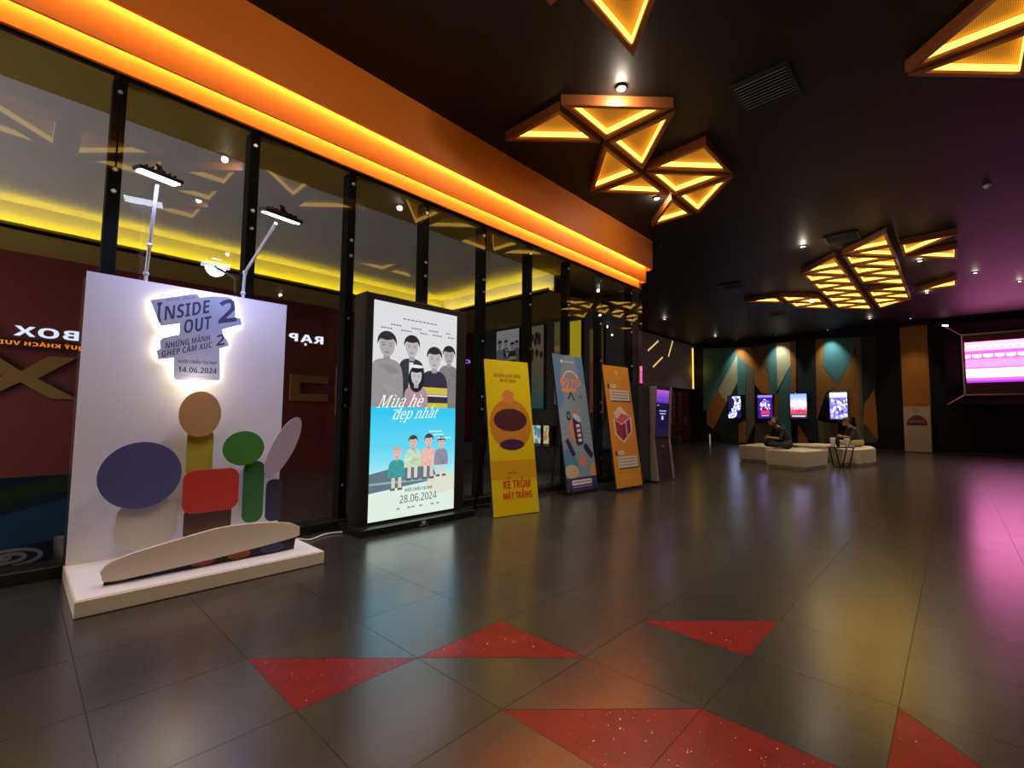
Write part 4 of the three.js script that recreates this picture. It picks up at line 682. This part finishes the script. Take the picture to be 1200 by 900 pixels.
  for (let k = 0; k < 4; k++) { const a = I[k], b = I[(k + 1) % 4]; part('metal_edge', bar([a[0], a[1], 0.05], [b[0], b[1], 0.05], 0.045), em, t); part('metal_edge', bar([a[0], a[1], 0.05], [O[k][0], O[k][1], d + 0.02], 0.035), em, t); }
  const tex = canvasTex(1024, 256, (g, w, h) => {
    g.fillStyle = '#ff50a4'; g.fillRect(0, 0, w, h); const band = (y0, y1, c) => { g.fillStyle = c; g.fillRect(0, y0 * h, w, (y1 - y0) * h); };
    band(0, 0.22, '#ff70b0'); band(0.22, 0.30, '#f03584'); band(0.30, 0.40, '#ff84c4'); band(0.40, 0.43, '#c83488'); band(0.43, 0.62, '#ff58ac'); band(0.62, 0.66, '#e0408c'); band(0.66, 0.88, '#ffa8dc'); band(0.88, 0.95, '#8038a8'); band(0.95, 1, '#601c80');
    g.fillStyle = '#d83c90'; for (let i = 0; i < 9; i++) { const x = 60 + i * 112; g.fillRect(x, h * 0.30, 14, h * 0.11); g.beginPath(); g.ellipse(x + 6, h * 0.40, 34, 7, 0, 0, 7); g.fill(); } g.strokeStyle = '#fbb6e2'; g.lineWidth = 5; for (let i = 0; i < 14; i++) { g.beginPath(); g.moveTo(i * 80, h * 0.16); g.quadraticCurveTo(i * 80 + 50, h * 0.04, i * 80 + 110, h * 0.14); g.stroke(); }
  });
  const g = new THREE.PlaneGeometry(X1 - X0 - 0.1, 1.48); g.translate((X0 + X1) / 2 + 0.02, 3.34, 0.045); part('screen', g, new THREE.MeshStandardMaterial({ color: 0x050505, roughness: 0.3, emissive: 0xffffff, emissiveMap: tex, emissiveIntensity: 5.0 }), t);
  const r = new THREE.RectAreaLight(lin(1, 0.30, 0.62), 1.5, X1 - X0 - 0.1, 1.48); r.position.set((X0 + X1) / 2, 3.34, 0.08); r.rotation.y = Math.PI; t.add(r);
  part('glowing_glint', bar([O[3][0] - 0.02, O[3][1], d + 0.05], [O[3][0] + 0.14, O[3][1] - 0.04, d + 0.05], 0.05), glow(lin(1, 0.85, 0.7), 5), t);  // glowing bar imitates a glint on the metal edge
}
{
  const t = thing('notice_board', 'cream upright notice board with a red arched picture before the orange panel', 'notice board', [3.95, 0, -23.55]);
  const tex = canvasTex(330, 700, (g, w, h) => { g.fillStyle = '#b49a82'; g.fillRect(0, 0, w, h); g.strokeStyle = '#7a4a38'; g.lineWidth = 8; g.strokeRect(w * 0.4, h * 0.05, w * 0.14, h * 0.06); g.fillStyle = '#6a1e22'; g.beginPath(); g.ellipse(w * 0.5, h * 0.42, w * 0.4, h * 0.23, 0, Math.PI, 0); g.fill(); g.fillStyle = '#94545a'; g.fillRect(w * 0.22, h * 0.31, w * 0.56, h * 0.045); g.fillStyle = '#2e0a0e'; g.fillRect(w * 0.22, h * 0.37, w * 0.56, h * 0.05); g.fillStyle = '#93785f'; for (let r = 0; r < 7; r++) for (let i = 0; i < 7; i++) if ((r * 3 + i) % 5) g.fillRect(w * 0.14 + i * w * 0.105, h * (0.53 + r * 0.055), w * 0.085, 8); });
  const g = new THREE.BoxGeometry(0.78, 1.72, 0.03); g.translate(0, 0.885, 0); part('board', g, mat(lin(0.42, 0.33, 0.25), 0.6), t, undefined, [-0.06, 0, 0]);
  const f = new THREE.PlaneGeometry(0.76, 1.70); f.translate(0, 0.885, 0.017); part('printed_face', f, new THREE.MeshStandardMaterial({ map: tex, roughness: 0.6 }), t, undefined, [-0.06, 0, 0]);
  part('foot', merge([bx(-0.36, -0.32, 0.003, 0.03, -0.2, 0.1), bx(0.32, 0.36, 0.003, 0.03, -0.2, 0.1)]), M.blackMetal, t);
}

// ------------------------------------------------------------------ seating island
{
  const fab = mat(lin(0.50, 0.42, 0.29), 0.75, { bumpMap: plaster, bumpScale: 0.0015 }), pl = mat(lin(0.7, 0.64, 0.52), 0.5);
  const bench = (pts, label) => {
    const cx = pts.reduce((a, p) => a + p[0], 0) / pts.length, cz = pts.reduce((a, p) => a + p[1], 0) / pts.length, q = pts.map(([x, z]) => [x - cx, z - cz]), k = q.map(([x, z]) => [x * 0.93, z * 0.93]);
    const t = thing('upholstered_bench', label, 'bench', [cx, 0, cz], 0, 'cream benches of the seating island'); part('plinth', prismXZ(k, 0.003, 0.06), pl, t); part('cushion', prismXZ(q, 0.06, 0.45, 0.025), fab, t);
  };
  bench([[1.5, -13.15], [2.37, -12.84], [2.62, -14.2], [2.0, -14.65], [1.62, -14.3]], 'cream angular bench nearest the camera in the seating island');
  bench([[0.42, -14.45], [1.2, -14.2], [1.45, -15.4], [0.95, -16.55], [0.45, -16.2]], 'cream angular bench at the left of the seating island');
  bench([[2.82, -15.0], [3.2, -15.05], [3.40, -16.2], [3.2, -17.3], [2.55, -17.5], [2.35, -16.0]], 'cream angular bench at the right of the seating island, under the person in a cap');
  bench([[1.15, -16.85], [1.6, -16.0], [2.2, -16.2], [2.42, -17.6], [1.7, -17.9]], 'cream angular bench at the back of the seating island');
  const t = thing('side_table', 'small black side table with slanting frame legs beside the nearest bench', 'table', [2.86, 0, -14.5]);
  part('table_top', rbx(-0.27, 0.27, 0.50, 0.52, -0.15, 0.15, 0.004), M.blackMetal, t);
  for (const z of [-0.12, 0.12]) part('leg_frame', merge([bar([-0.22, 0.5, z], [-0.12, 0.015, z], 0.022), bar([0.23, 0.5, z], [0.12, 0.015, z], 0.022), bar([-0.12, 0.015, z], [0.12, 0.015, z], 0.022)]), M.blackMetal, t);
  t.rotation.y = 43 * D;
  const cup = (x, z, label, h, r) => { const c = thing('paper_cup', label, 'cup', [x, 0.521, z], 0); part('cup', new THREE.LatheGeometry([[0, 0], [r * 0.75, 0], [r, h], [r * 0.96, h], [r * 0.7, 0.01], [0, 0.01]].map((p) => new THREE.Vector2(...p)), 18), M.white, c); part('lid', new THREE.CylinderGeometry(r * 0.9, r * 1.04, 0.015, 18), M.white, c, [0, h + 0.008, 0]); };
  cup(2.98, -14.62, 'large white paper cup at the right end of the black side table', 0.20, 0.065);
  cup(2.71, -14.40, 'white paper cup at the left end of the black side table', 0.22, 0.06);
  const s = thing('dark_bottle', 'dark slender bottle standing between the two white cups', 'bottle', [2.81, 0.521, -14.46]); part('bottle', new THREE.LatheGeometry([[0, 0], [0.035, 0], [0.037, 0.15], [0.015, 0.2], [0.015, 0.25], [0, 0.25]].map((p) => new THREE.Vector2(...p)), 16), M.black, s); part('cap', new THREE.CylinderGeometry(0.017, 0.017, 0.02, 12), M.blackMetal, s, [0, 0.255, 0]);
}
// ------------------------------------------------------------------ two seated people
function sdfMesh(bones, res, pad = 0.03, k = 0.03) {
  const lo = [1e9, 1e9, 1e9], hi = [-1e9, -1e9, -1e9];
  for (const b of bones) for (const [p, r] of [[b.a, b.ra], [b.b, b.rb]]) for (let i = 0; i < 3; i++) { lo[i] = Math.min(lo[i], p[i] - r - pad); hi[i] = Math.max(hi[i], p[i] + r + pad); }
  const c = lo.map((v, i) => (v + hi[i]) / 2), half = Math.max(...lo.map((v, i) => (hi[i] - v) / 2)) * 1.06;
  const mc = new MarchingCubes(res, new THREE.MeshBasicMaterial(), false, false, 120000); mc.isolation = 0;
  const N = mc.size, hs = mc.halfsize, dist = (p, b) => {
    const ab = [b.b[0] - b.a[0], b.b[1] - b.a[1], b.b[2] - b.a[2]], ap = [p[0] - b.a[0], p[1] - b.a[1], p[2] - b.a[2]], L = ab[0] ** 2 + ab[1] ** 2 + ab[2] ** 2 || 1e-9;
    const t = Math.max(0, Math.min(1, (ap[0] * ab[0] + ap[1] * ab[1] + ap[2] * ab[2]) / L)); return Math.hypot(ap[0] - ab[0] * t, ap[1] - ab[1] * t, ap[2] - ab[2] * t) - (b.ra + (b.rb - b.ra) * t);
  };
  for (let z = 0; z < N; z++) for (let y = 0; y < N; y++) for (let x = 0; x < N; x++) {
    const p = [c[0] + (x - hs) / hs * half, c[1] + (y - hs) / hs * half, c[2] + (z - hs) / hs * half]; let d = 1e9;
    for (const b of bones) { const e = dist(p, b), kk = b.k ?? k, h = Math.max(kk - Math.abs(d - e), 0) / kk; d = Math.min(d, e) - h * h * kk * 0.25; }
    mc.field[x + y * N + z * N * N] = -d;
  }
  mc.update();
  const n = mc.count, pos = new Float32Array(n * 3), nor = new Float32Array(n * 3), col = new Float32Array(n * 3);
  for (let i = 0; i < n; i++) {
    const p = [0, 1, 2].map((j) => c[j] + mc.positionArray[i * 3 + j] * half); let best = 1e9, bc = bones[0].c;
    for (const b of bones) { const e = dist(p, b); if (e < best) { best = e; bc = b.c; } }
    for (let j = 0; j < 3; j++) { pos[i * 3 + j] = p[j]; nor[i * 3 + j] = mc.normalArray[i * 3 + j]; col[i * 3 + j] = [bc.r, bc.g, bc.b][j]; }
  }
  const g = new THREE.BufferGeometry(); g.setAttribute('position', new THREE.BufferAttribute(pos, 3)); g.setAttribute('normal', new THREE.BufferAttribute(nor, 3)); g.setAttribute('color', new THREE.BufferAttribute(col, 3)); return g;
}
// body faces local +X, seat at y = 0
function seatedPerson(label, pos, turn, { top, legs, skin, hair, cap, bow = 0.18, shoe = lin(0.03, 0.03, 0.03) }) {
  const t = thing('person', label, 'person', pos, turn), B = (a, b, ra, rb, c, k) => ({ a, b, ra, rb, c, k });
  const sh = [0.10 + bow * 0.5, 0.50, 0], nk = [0.13 + bow * 0.75, 0.57, 0], hd = [0.19 + bow, 0.68, 0];
  const bones = [B([0, 0.10, -0.06], [0, 0.10, 0.06], 0.11, 0.11, legs), B([0.0, 0.12, 0], [0.05 + bow * 0.25, 0.32, 0], 0.13, 0.135, top), B([0.05 + bow * 0.25, 0.32, -0.03], [sh[0], 0.44, -0.05], 0.13, 0.11, top), B([0.05 + bow * 0.25, 0.32, 0.03], [sh[0], 0.44, 0.05], 0.13, 0.11, top), B([sh[0], 0.48, -0.15], [sh[0], 0.48, 0.15], 0.065, 0.065, top), B(sh, nk, 0.055, 0.05, skin)];
  for (const s of [-1, 1]) {
    bones.push(B([0.02, 0.09, s * 0.09], [0.42, 0.10, s * 0.17], 0.088, 0.062, legs, 0.04), B([0.42, 0.09, s * 0.17], [0.16, 0.055, -s * 0.03], 0.058, 0.042, legs, 0.02), B([0.16, 0.05, -s * 0.03], [0.20, 0.035, -s * 0.16], 0.036, 0.030, shoe, 0.02));
    bones.push(B([sh[0], 0.47, s * 0.18], [sh[0] + 0.10, 0.25, s * 0.20], 0.055, 0.042, top, 0.03), B([sh[0] + 0.10, 0.25, s * 0.20], [sh[0] + 0.26, 0.27, s * 0.05], 0.038, 0.027, skin, 0.02));
  }
  const body = sdfMesh(bones, 72);
  const hb = [B([hd[0] - 0.02, hd[1] + 0.01, 0], [hd[0] - 0.01, hd[1] + 0.02, 0], 0.090, 0.088, skin), B([hd[0], hd[1] + 0.02, 0], [hd[0] + 0.04, hd[1] - 0.06, 0], 0.078, 0.045, skin), B([hd[0] + 0.085, hd[1] - 0.0, 0], [hd[0] + 0.105, hd[1] - 0.03, 0], 0.010, 0.014, skin, 0.012), B([hd[0] - 0.05, hd[1] - 0.05, 0], nk, 0.05, 0.05, skin), B([hd[0] + 0.088, hd[1] - 0.062, -0.018], [hd[0] + 0.088, hd[1] - 0.062, 0.018], 0.008, 0.008, lin(0.25, 0.08, 0.07), 0.006)];
  for (const s of [-1, 1]) hb.push(B([hd[0] - 0.01, hd[1] + 0.01, s * 0.088], [hd[0] - 0.012, hd[1] - 0.03, s * 0.086], 0.014, 0.010, skin, 0.008), B([hd[0] + 0.078, hd[1] + 0.012, s * 0.033], [hd[0] + 0.079, hd[1] + 0.012, s * 0.034], 0.013, 0.012, lin(0.04, 0.03, 0.03), 0.004));
  const head = sdfMesh(hb, 56, 0.02, 0.03);
  const hands = []; for (const s of [-1, 1]) {
    const w = [sh[0] + 0.26, 0.27, s * 0.05], p = [w[0] + 0.055, w[1] + 0.01, s * 0.035], f = [B(w, p, 0.026, 0.030, skin)];
    for (let i = 0; i < 4; i++) { const y = (i - 1.5) * 0.018, L = [0.05, 0.058, 0.055, 0.042][i], k = [p[0] + 0.03, p[1] + y, p[2]], m = [k[0] + L * 0.55, k[1] + y * 0.1, k[2] - s * 0.02]; f.push(B(k, m, 0.009, 0.0085, skin, 0.006), B(m, [m[0] + 0.004, m[1], m[2] - s * 0.03], 0.0085, 0.007, skin, 0.006)); }
    f.push(B([p[0] - 0.01, p[1] + 0.025, p[2]], [p[0] + 0.025, p[1] + 0.05, p[2] - s * 0.012], 0.011, 0.009, skin, 0.01)); hands.push(sdfMesh(f, 40, 0.01, 0.012));
  }
  part('body', mergeGeometries([body, head, ...hands]), new THREE.MeshStandardMaterial({ vertexColors: true, roughness: 0.75 }), t);
  const hg = sdfMesh([B([hd[0] - 0.035, hd[1] + 0.035, 0], [hd[0] + 0.03, hd[1] + 0.06, 0], 0.092, 0.066, hair), B([hd[0] - 0.06, hd[1] + 0.01, 0], [hd[0] - 0.07, hd[1] - 0.05, 0], 0.075, 0.055, hair)], 40);
  part('hair', hg, mat(hair, 0.6), t);
  if (cap) { const cg = merge([(() => { const g = new THREE.SphereGeometry(0.106, 20, 10, 0, 6.283, 0, 1.45); g.translate(hd[0] - 0.01, hd[1] + 0.035, 0); return g; })(), (() => { const g = new THREE.CylinderGeometry(0.075, 0.075, 0.012, 16); g.scale(1.2, 1, 1); g.translate(hd[0] + 0.09, hd[1] + 0.05, 0); return g; })()]); part('cap', cg, mat(cap, 0.7), t); }
  const ph = single('phone', rbx(-0.006, 0.006, -0.075, 0.075, -0.037, 0.037, 0.004), M.black, cap ? 'dark phone in the hands of the person in a cap' : 'dark phone in the hands of the person in black', 'phone');
  t.updateMatrixWorld(); ph.position.copy(t.localToWorld(new THREE.Vector3(sh[0] + 0.345, 0.30, 0))); ph.rotation.order = 'YXZ'; ph.rotation.set(0, turn, -0.5);
  return t;
}
const LEFT = Math.atan2(-0.687, -0.7265);   // local +X turned to face left in the photo
seatedPerson('person in black bent over a phone, sitting cross-legged on the nearest bench', [1.82, 0.468, -13.72], Math.PI + 43.4 * D, { top: lin(0.012, 0.012, 0.014), legs: lin(0.010, 0.009, 0.010), skin: lin(0.36, 0.20, 0.14), hair: lin(0.01, 0.008, 0.007), bow: 0.16 });
seatedPerson('person in a dark cap and khaki trousers sitting on the right-hand bench', [2.98, 0.468, -16.5], Math.PI + 30 * D, { top: lin(0.035, 0.03, 0.022), legs: lin(0.42, 0.34, 0.15), skin: lin(0.40, 0.24, 0.17), hair: lin(0.01, 0.008, 0.007), cap: lin(0.05, 0.01, 0.012), bow: 0.10, shoe: lin(0.6, 0.58, 0.55) });

// ------------------------------------------------------------------ corridor behind the glass
const font = await new FontLoader().loadAsync('fonts/droid/droid_sans_bold.typeface.json');
function reflectedLetters(text, label, x, y, z, size, width, m, dot) {   // sign reflections in the glass, built as glowing reversed letters
  const t = thing('reflected_letters', label, 'sign', [x, y, z]);
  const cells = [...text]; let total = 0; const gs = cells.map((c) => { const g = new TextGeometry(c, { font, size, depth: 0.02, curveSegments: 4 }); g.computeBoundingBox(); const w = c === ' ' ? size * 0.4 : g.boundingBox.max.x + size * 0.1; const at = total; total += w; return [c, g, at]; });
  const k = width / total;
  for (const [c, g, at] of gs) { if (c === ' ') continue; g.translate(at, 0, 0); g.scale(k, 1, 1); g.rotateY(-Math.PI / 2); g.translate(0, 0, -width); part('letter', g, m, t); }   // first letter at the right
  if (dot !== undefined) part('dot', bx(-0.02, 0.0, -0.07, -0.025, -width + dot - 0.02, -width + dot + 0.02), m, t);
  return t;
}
reflectedLetters('RAP', 'white glowing letters imitating a reflected sign, high on the maroon wall right of the standee', BACK + 0.021, 2.78, -3.86, 0.165, 0.80, glow(lin(0.75, 0.82, 1), 1.2), 0.42);
reflectedLetters('BOX O', 'white glowing letters imitating a reflected sign, on the maroon wall left of the standee', BACK + 0.021, 2.36, 0.50, 0.15, 1.16, glow(lin(0.70, 0.80, 1), 1.1));
reflectedLetters('CINI', 'violet glowing letters imitating a reflected sign, behind the film totem', BACK + 0.021, 2.74, -8.30, 0.10, 0.72, glow(lin(0.25, 0.15, 1), 1.2));
{
  const t = thing('reflected_running_text', 'thin orange strip imitating a reflected running-text sign, under the reversed letters left of the standee', 'sign', [BACK + 0.12, 2.18, 0.75]);  // reflected ticker in the glass, built as a glowing reversed strip
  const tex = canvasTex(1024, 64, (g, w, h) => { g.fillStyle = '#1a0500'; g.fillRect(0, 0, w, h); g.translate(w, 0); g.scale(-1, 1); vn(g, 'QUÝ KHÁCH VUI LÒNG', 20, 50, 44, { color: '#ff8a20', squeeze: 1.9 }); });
  part('reflection_backing', bx(-0.05, 0, -0.01, 0.13, 0.01, -1.5), M.black, t);
  const b = [0, 1.49, 0, 0.12], [g, m] = printSlab(rect(...b), 0.004, tex, b, M.black, { emissive: 1.0 }); part('reflection_face', g, m, t);
  const tan = mat(lin(0.20, 0.095, 0.02), 0.6);
  const xs = thing('wall_letter', 'big tan slanting letter X on the maroon wall left of the standee', 'wall letter', [BACK + 0.01, 0, 0]);
  const xg = slabX([[-0.55, 2.08], [-0.30, 2.08], [0.02, 1.82], [0.30, 2.08], [0.62, 2.08], [0.20, 1.72], [0.66, 1.42], [0.36, 1.42], [0.02, 1.66], [-0.30, 1.42], [-0.62, 1.42], [-0.16, 1.74]].reverse(), 0.05); xg.translate(0, 0, 0); part('letter_face', xg, tan, xs);
  const cs = thing('wall_letter', 'big tan square letter C on the maroon wall right of the standee', 'wall letter', [BACK + 0.01, 0, -3.9]);
  part('letter_face', slabX([[0.04, 1.50], [0.86, 1.50], [0.86, 1.66], [0.24, 1.66], [0.24, 1.90], [0.86, 1.90], [0.86, 2.06], [0.04, 2.06]], 0.05), tan, cs);
  const ls = thing('wall_letter', 'tan upright bar letter on the maroon wall behind the film totem', 'wall letter', [BACK + 0.01, 0, -4.95]); part('letter_face', slabX([[0.0, 1.2], [0.22, 1.2], [0.22, 2.3], [0.0, 2.3]], 0.05), tan, ls); part('letter_foot', slabX([[0.26, 1.2], [0.6, 1.2], [0.6, 1.36], [0.26, 1.36]], 0.05), tan, ls);
  // counter and print behind the glass at the left
  const low = thing('printed_panel', 'dark blue printed panel with a pale spiral behind the glass at the lower left', 'panel', [-0.25, 0, 0.75]);
  const ptex = canvasTex(512, 384, (g, w, h) => { g.fillStyle = '#12244a'; g.fillRect(0, 0, w, h); g.fillStyle = '#1c3c1c'; g.beginPath(); g.moveTo(0, h * 0.35); g.lineTo(w, h * 0.0); g.lineTo(w, h * 0.16); g.lineTo(0, h * 0.55); g.fill(); g.fillStyle = '#0e4a80'; g.beginPath(); g.moveTo(w * 0.4, h * 0.5); g.lineTo(w, h * 0.25); g.lineTo(w, h * 0.7); g.lineTo(w * 0.3, h * 0.8); g.fill(); g.strokeStyle = '#9fa0b8'; g.lineWidth = 13; g.beginPath(); for (let a = 0; a < 14; a += 0.2) g.lineTo(w * 0.70 + Math.cos(a) * a * 6.5, h * 0.84 + Math.sin(a) * a * 2.6); g.stroke(); });
  const pb = [0, 1.1, 0.004, 0.72], [pg, pm] = printSlab(rect(...pb), 0.02, ptex, pb, M.black, { rough: 0.4 }); part('printed_face', pg, pm, low); part('rear_strut', bar([-0.3, 0.012, -0.5], [-0.002, 0.5, -0.5], 0.03), M.black, low);
  // end wall: film lightboxes, a yellow panel, counter with small screens
  const box = (x0, x1, y0, y1, m, label, name) => { const o = thing(name, label, name === 'lightbox' ? 'lightbox' : 'panel', [x0, 0, END]); part('case', bx(0, x1 - x0, y0, y1, 0.002, 0.08), M.black, o); const g = new THREE.PlaneGeometry(x1 - x0 - 0.05, y1 - y0 - 0.05); g.translate((x1 - x0) / 2, (y0 + y1) / 2, 0.083); part('lit_screen', g, m, o); };
  const em = (tex, k, c = 0xffffff) => new THREE.MeshStandardMaterial({ color: 0x050505, roughness: 0.4, emissive: c, emissiveMap: tex, emissiveIntensity: k });
  box(-4.25, -3.35, 1.62, 3.60, em(filmTex, 0.22), 'dim film lightbox inside the corridor above the yellow poster', 'lightbox');
  box(-3.05, -2.50, 1.40, 3.58, em(canvasTex(128, 512, (g, w, h) => { let r = g.createLinearGradient(0, 0, 0, h); r.addColorStop(0, '#b8a888'); r.addColorStop(0.5, '#a8906a'); r.addColorStop(1, '#4a8a94'); g.fillStyle = r; g.fillRect(0, 0, w, h); g.fillStyle = '#3a3026'; for (let i = 0; i < 14; i++) { g.beginPath(); g.ellipse(w * rnd(), h * (0.1 + 0.3 * rnd()), 14, 24, 0, 0, 7); g.fill(); } }), 0.16), 'narrow dim lightbox inside the corridor between the yellow and blue posters', 'lightbox');
  box(-2.20, -1.98, 1.5, 3.6, em(canvasTex(64, 256, (g, w, h) => { g.fillStyle = '#b09a50'; g.fillRect(0, 0, w, h); g.fillStyle = '#e8c860'; g.fillRect(0, h * 0.3, w, 14); }), 0.15), 'slim tan lightbox strip inside the corridor above the blue poster', 'lightbox');
  box(-1.85, -1.35, 1.3, 3.55, em(canvasTex(128, 512, (g, w, h) => { g.fillStyle = '#d8c010'; g.fillRect(0, 0, w, h); g.fillStyle = '#c86020'; g.fillRect(0, h * 0.42, w, h * 0.58); g.fillStyle = '#8a2818'; for (let i = 0; i < 9; i++) { g.beginPath(); g.ellipse(w * rnd(), h * (0.5 + 0.4 * rnd()), 20, 30, 0, 0, 7); g.fill(); } }), 0.42), 'yellow and orange film lightbox inside the corridor beside the blue poster', 'lightbox');
  box(-1.15, -0.75, 1.3, 3.3, em(canvasTex(128, 512, (g, w, h) => { g.fillStyle = '#9a7020'; g.fillRect(0, 0, w, h); g.fillStyle = '#a03818'; g.fillRect(0, h * 0.4, w, h * 0.6); }), 0.2), 'dim orange film lightbox inside the corridor between the blue and orange posters', 'lightbox');
  const ct = thing('corridor_counter', 'low dark counter at the end of the corridor behind the glass', 'counter', [-5.1, 0, END + 0.05]); part('counter_body', rbx(0, 4.6, 0.003, 0.5, 0.0, 0.5, 0.01), M.blackSoft, ct); part('counter_top', rbx(-0.02, 4.62, 0.5, 0.53, -0.02, 0.53, 0.008), M.blackMetal, ct);
  for (const [x, c1, c2, l] of [[-4.85, '#c8ccd4', '#5a6068', 'small screen on the corridor counter left of the yellow poster'], [-2.75, '#e8dcb8', '#4a9ac0', 'small bright screen on the corridor counter right of the yellow poster'], [-2.35, '#d8d0a0', '#c08040', 'small slim screen on the corridor counter beside the blue poster']]) {
    const o = thing('counter_screen', l, 'screen', [x, 0.531, END + 0.3]), w = x === -2.35 ? 0.2 : 0.34; part('case', rbx(0, w, 0.0, 0.48, -0.02, 0.0, 0.004), M.black, o); const g = new THREE.PlaneGeometry(w - 0.03, 0.44); g.translate(w / 2, 0.25, 0.003);
    part('screen', g, em(canvasTex(96, 128, (q, a, h) => { q.fillStyle = c1; q.fillRect(0, 0, a, h); q.fillStyle = c2; for (let i = 0; i < 8; i++) { q.beginPath(); q.ellipse(a * rnd(), h * rnd(), 14, 20, 0, 0, 7); q.fill(); } }), 0.7), o);
  }
}
// unseen glowing shop front added to brighten the grey corridor ceiling
{
  const t = thing('added_shopfront', 'unseen shop front added as a light at the near end of the corridor, outside the photo', 'shop front', [-2.6, 0, SOUTH - 0.06]);
  part('added_shopfront_glow', bx(-2.0, 2.0, 0.4, 3.4, -0.02, 0.02), glow(lin(1, 0.95, 0.92), 1.2), t); part('frame', merge([bx(-2.1, -2.0, 0.003, 3.5, -0.04, 0.04), bx(2.0, 2.1, 0.003, 3.5, -0.04, 0.04), bx(-2.1, 2.1, 3.4, 3.5, -0.04, 0.04), bx(-2.1, 2.1, 0.003, 0.4, -0.04, 0.04)]), M.blackMetal, t);
  const l = new THREE.RectAreaLight(lin(1, 0.95, 0.92), 9, 4, 3); l.position.set(0, 1.9, -0.1); t.add(l); l.rotation.set(0, 0, 0);
}
// ------------------------------------------------------------------ small ceiling fittings
function vent(x, z, label) {
  const t = thing('ceiling_vent', label, 'vent', [x, HC, z]);
  part('frame', merge([bx(-0.30, -0.26, -0.03, 0, -0.30, 0.30), bx(0.26, 0.30, -0.03, 0, -0.30, 0.30), bx(-0.26, 0.26, -0.03, 0, -0.30, -0.26), bx(-0.26, 0.26, -0.03, 0, 0.26, 0.30)]), M.black, t);
  const s = bx(-0.26, 0.26, -0.002, 0.002, -0.022, 0.022), sm = mat(lin(0.34, 0.32, 0.30), 0.4, { metalness: 0.3 });
  for (let k = 0; k < 9; k++) part('slat', s, sm, t, [0, -0.02, -0.23 + k * 0.0575], [0.7, 0, 0]);
}
vent(3.58, -5.68, 'black square ceiling vent with pale slats right of the middle cluster');
vent(3.45, -11.6, 'black square ceiling vent with pale slats above the far cluster');
vent(0.56, -13.8, 'black square ceiling vent left of the far cluster');
{
  const t = thing('hanging_sign', 'small dark hanging sign on two rods below the left tip of the far cluster', 'sign', [0.85, HC, -17.35]);
  part('rod', merge([cyl([-0.2, -0.2, 0], [-0.2, 0, 0], 0.006), cyl([0.2, -0.2, 0], [0.2, 0, 0], 0.006)]), M.blackMetal, t);
  const p = part('plate', rbx(-0.28, 0.28, -0.36, -0.2, -0.015, 0.015, 0.005), M.blackSoft, t);
  part('pale_outline', merge([bx(-0.26, 0.26, -0.345, -0.338, 0.015, 0.017), bx(-0.26, 0.26, -0.222, -0.215, 0.015, 0.017), bx(-0.26, -0.253, -0.345, -0.215, 0.015, 0.017), bx(0.253, 0.26, -0.345, -0.215, 0.015, 0.017)]), mat(lin(0.3, 0.29, 0.26), 0.5), p);
  t.rotation.y = 20 * D;
}
downlight(5.53, -16.6, 'downlight on the pink-lit ceiling right of the lone triangle', 8);
downlight(6.42, -18.4, 'downlight on the pink-lit ceiling at the right edge', 8);
{
  const s = thing('sprinkler', 'small pale sprinkler head at the far end of the orange fascia', 'sprinkler', [0.55, HC, -9.35]); part('pipe', new THREE.CylinderGeometry(0.012, 0.012, 0.1, 10), M.steel, s, [0, -0.05, 0]); part('deflector', new THREE.CylinderGeometry(0.035, 0.035, 0.006, 14), M.steel, s, [0, -0.105, 0]);
  const d = thing('smoke_detector', 'small round smoke detector on the black ceiling right of the far cluster', 'detector', [5.53, HC, -10.5]); part('base', new THREE.CylinderGeometry(0.05, 0.055, 0.02, 18), M.white, d, [0, -0.01, 0]); part('dome', new THREE.SphereGeometry(0.038, 16, 8), M.white, d, [0, -0.022, 0]);
}
scene.traverse((o) => { if (o.isMesh) { o.castShadow = true; o.receiveShadow = true; } if (o.isSpotLight || o.isPointLight) o.castShadow = true; });
renderer.render(scene, camera);
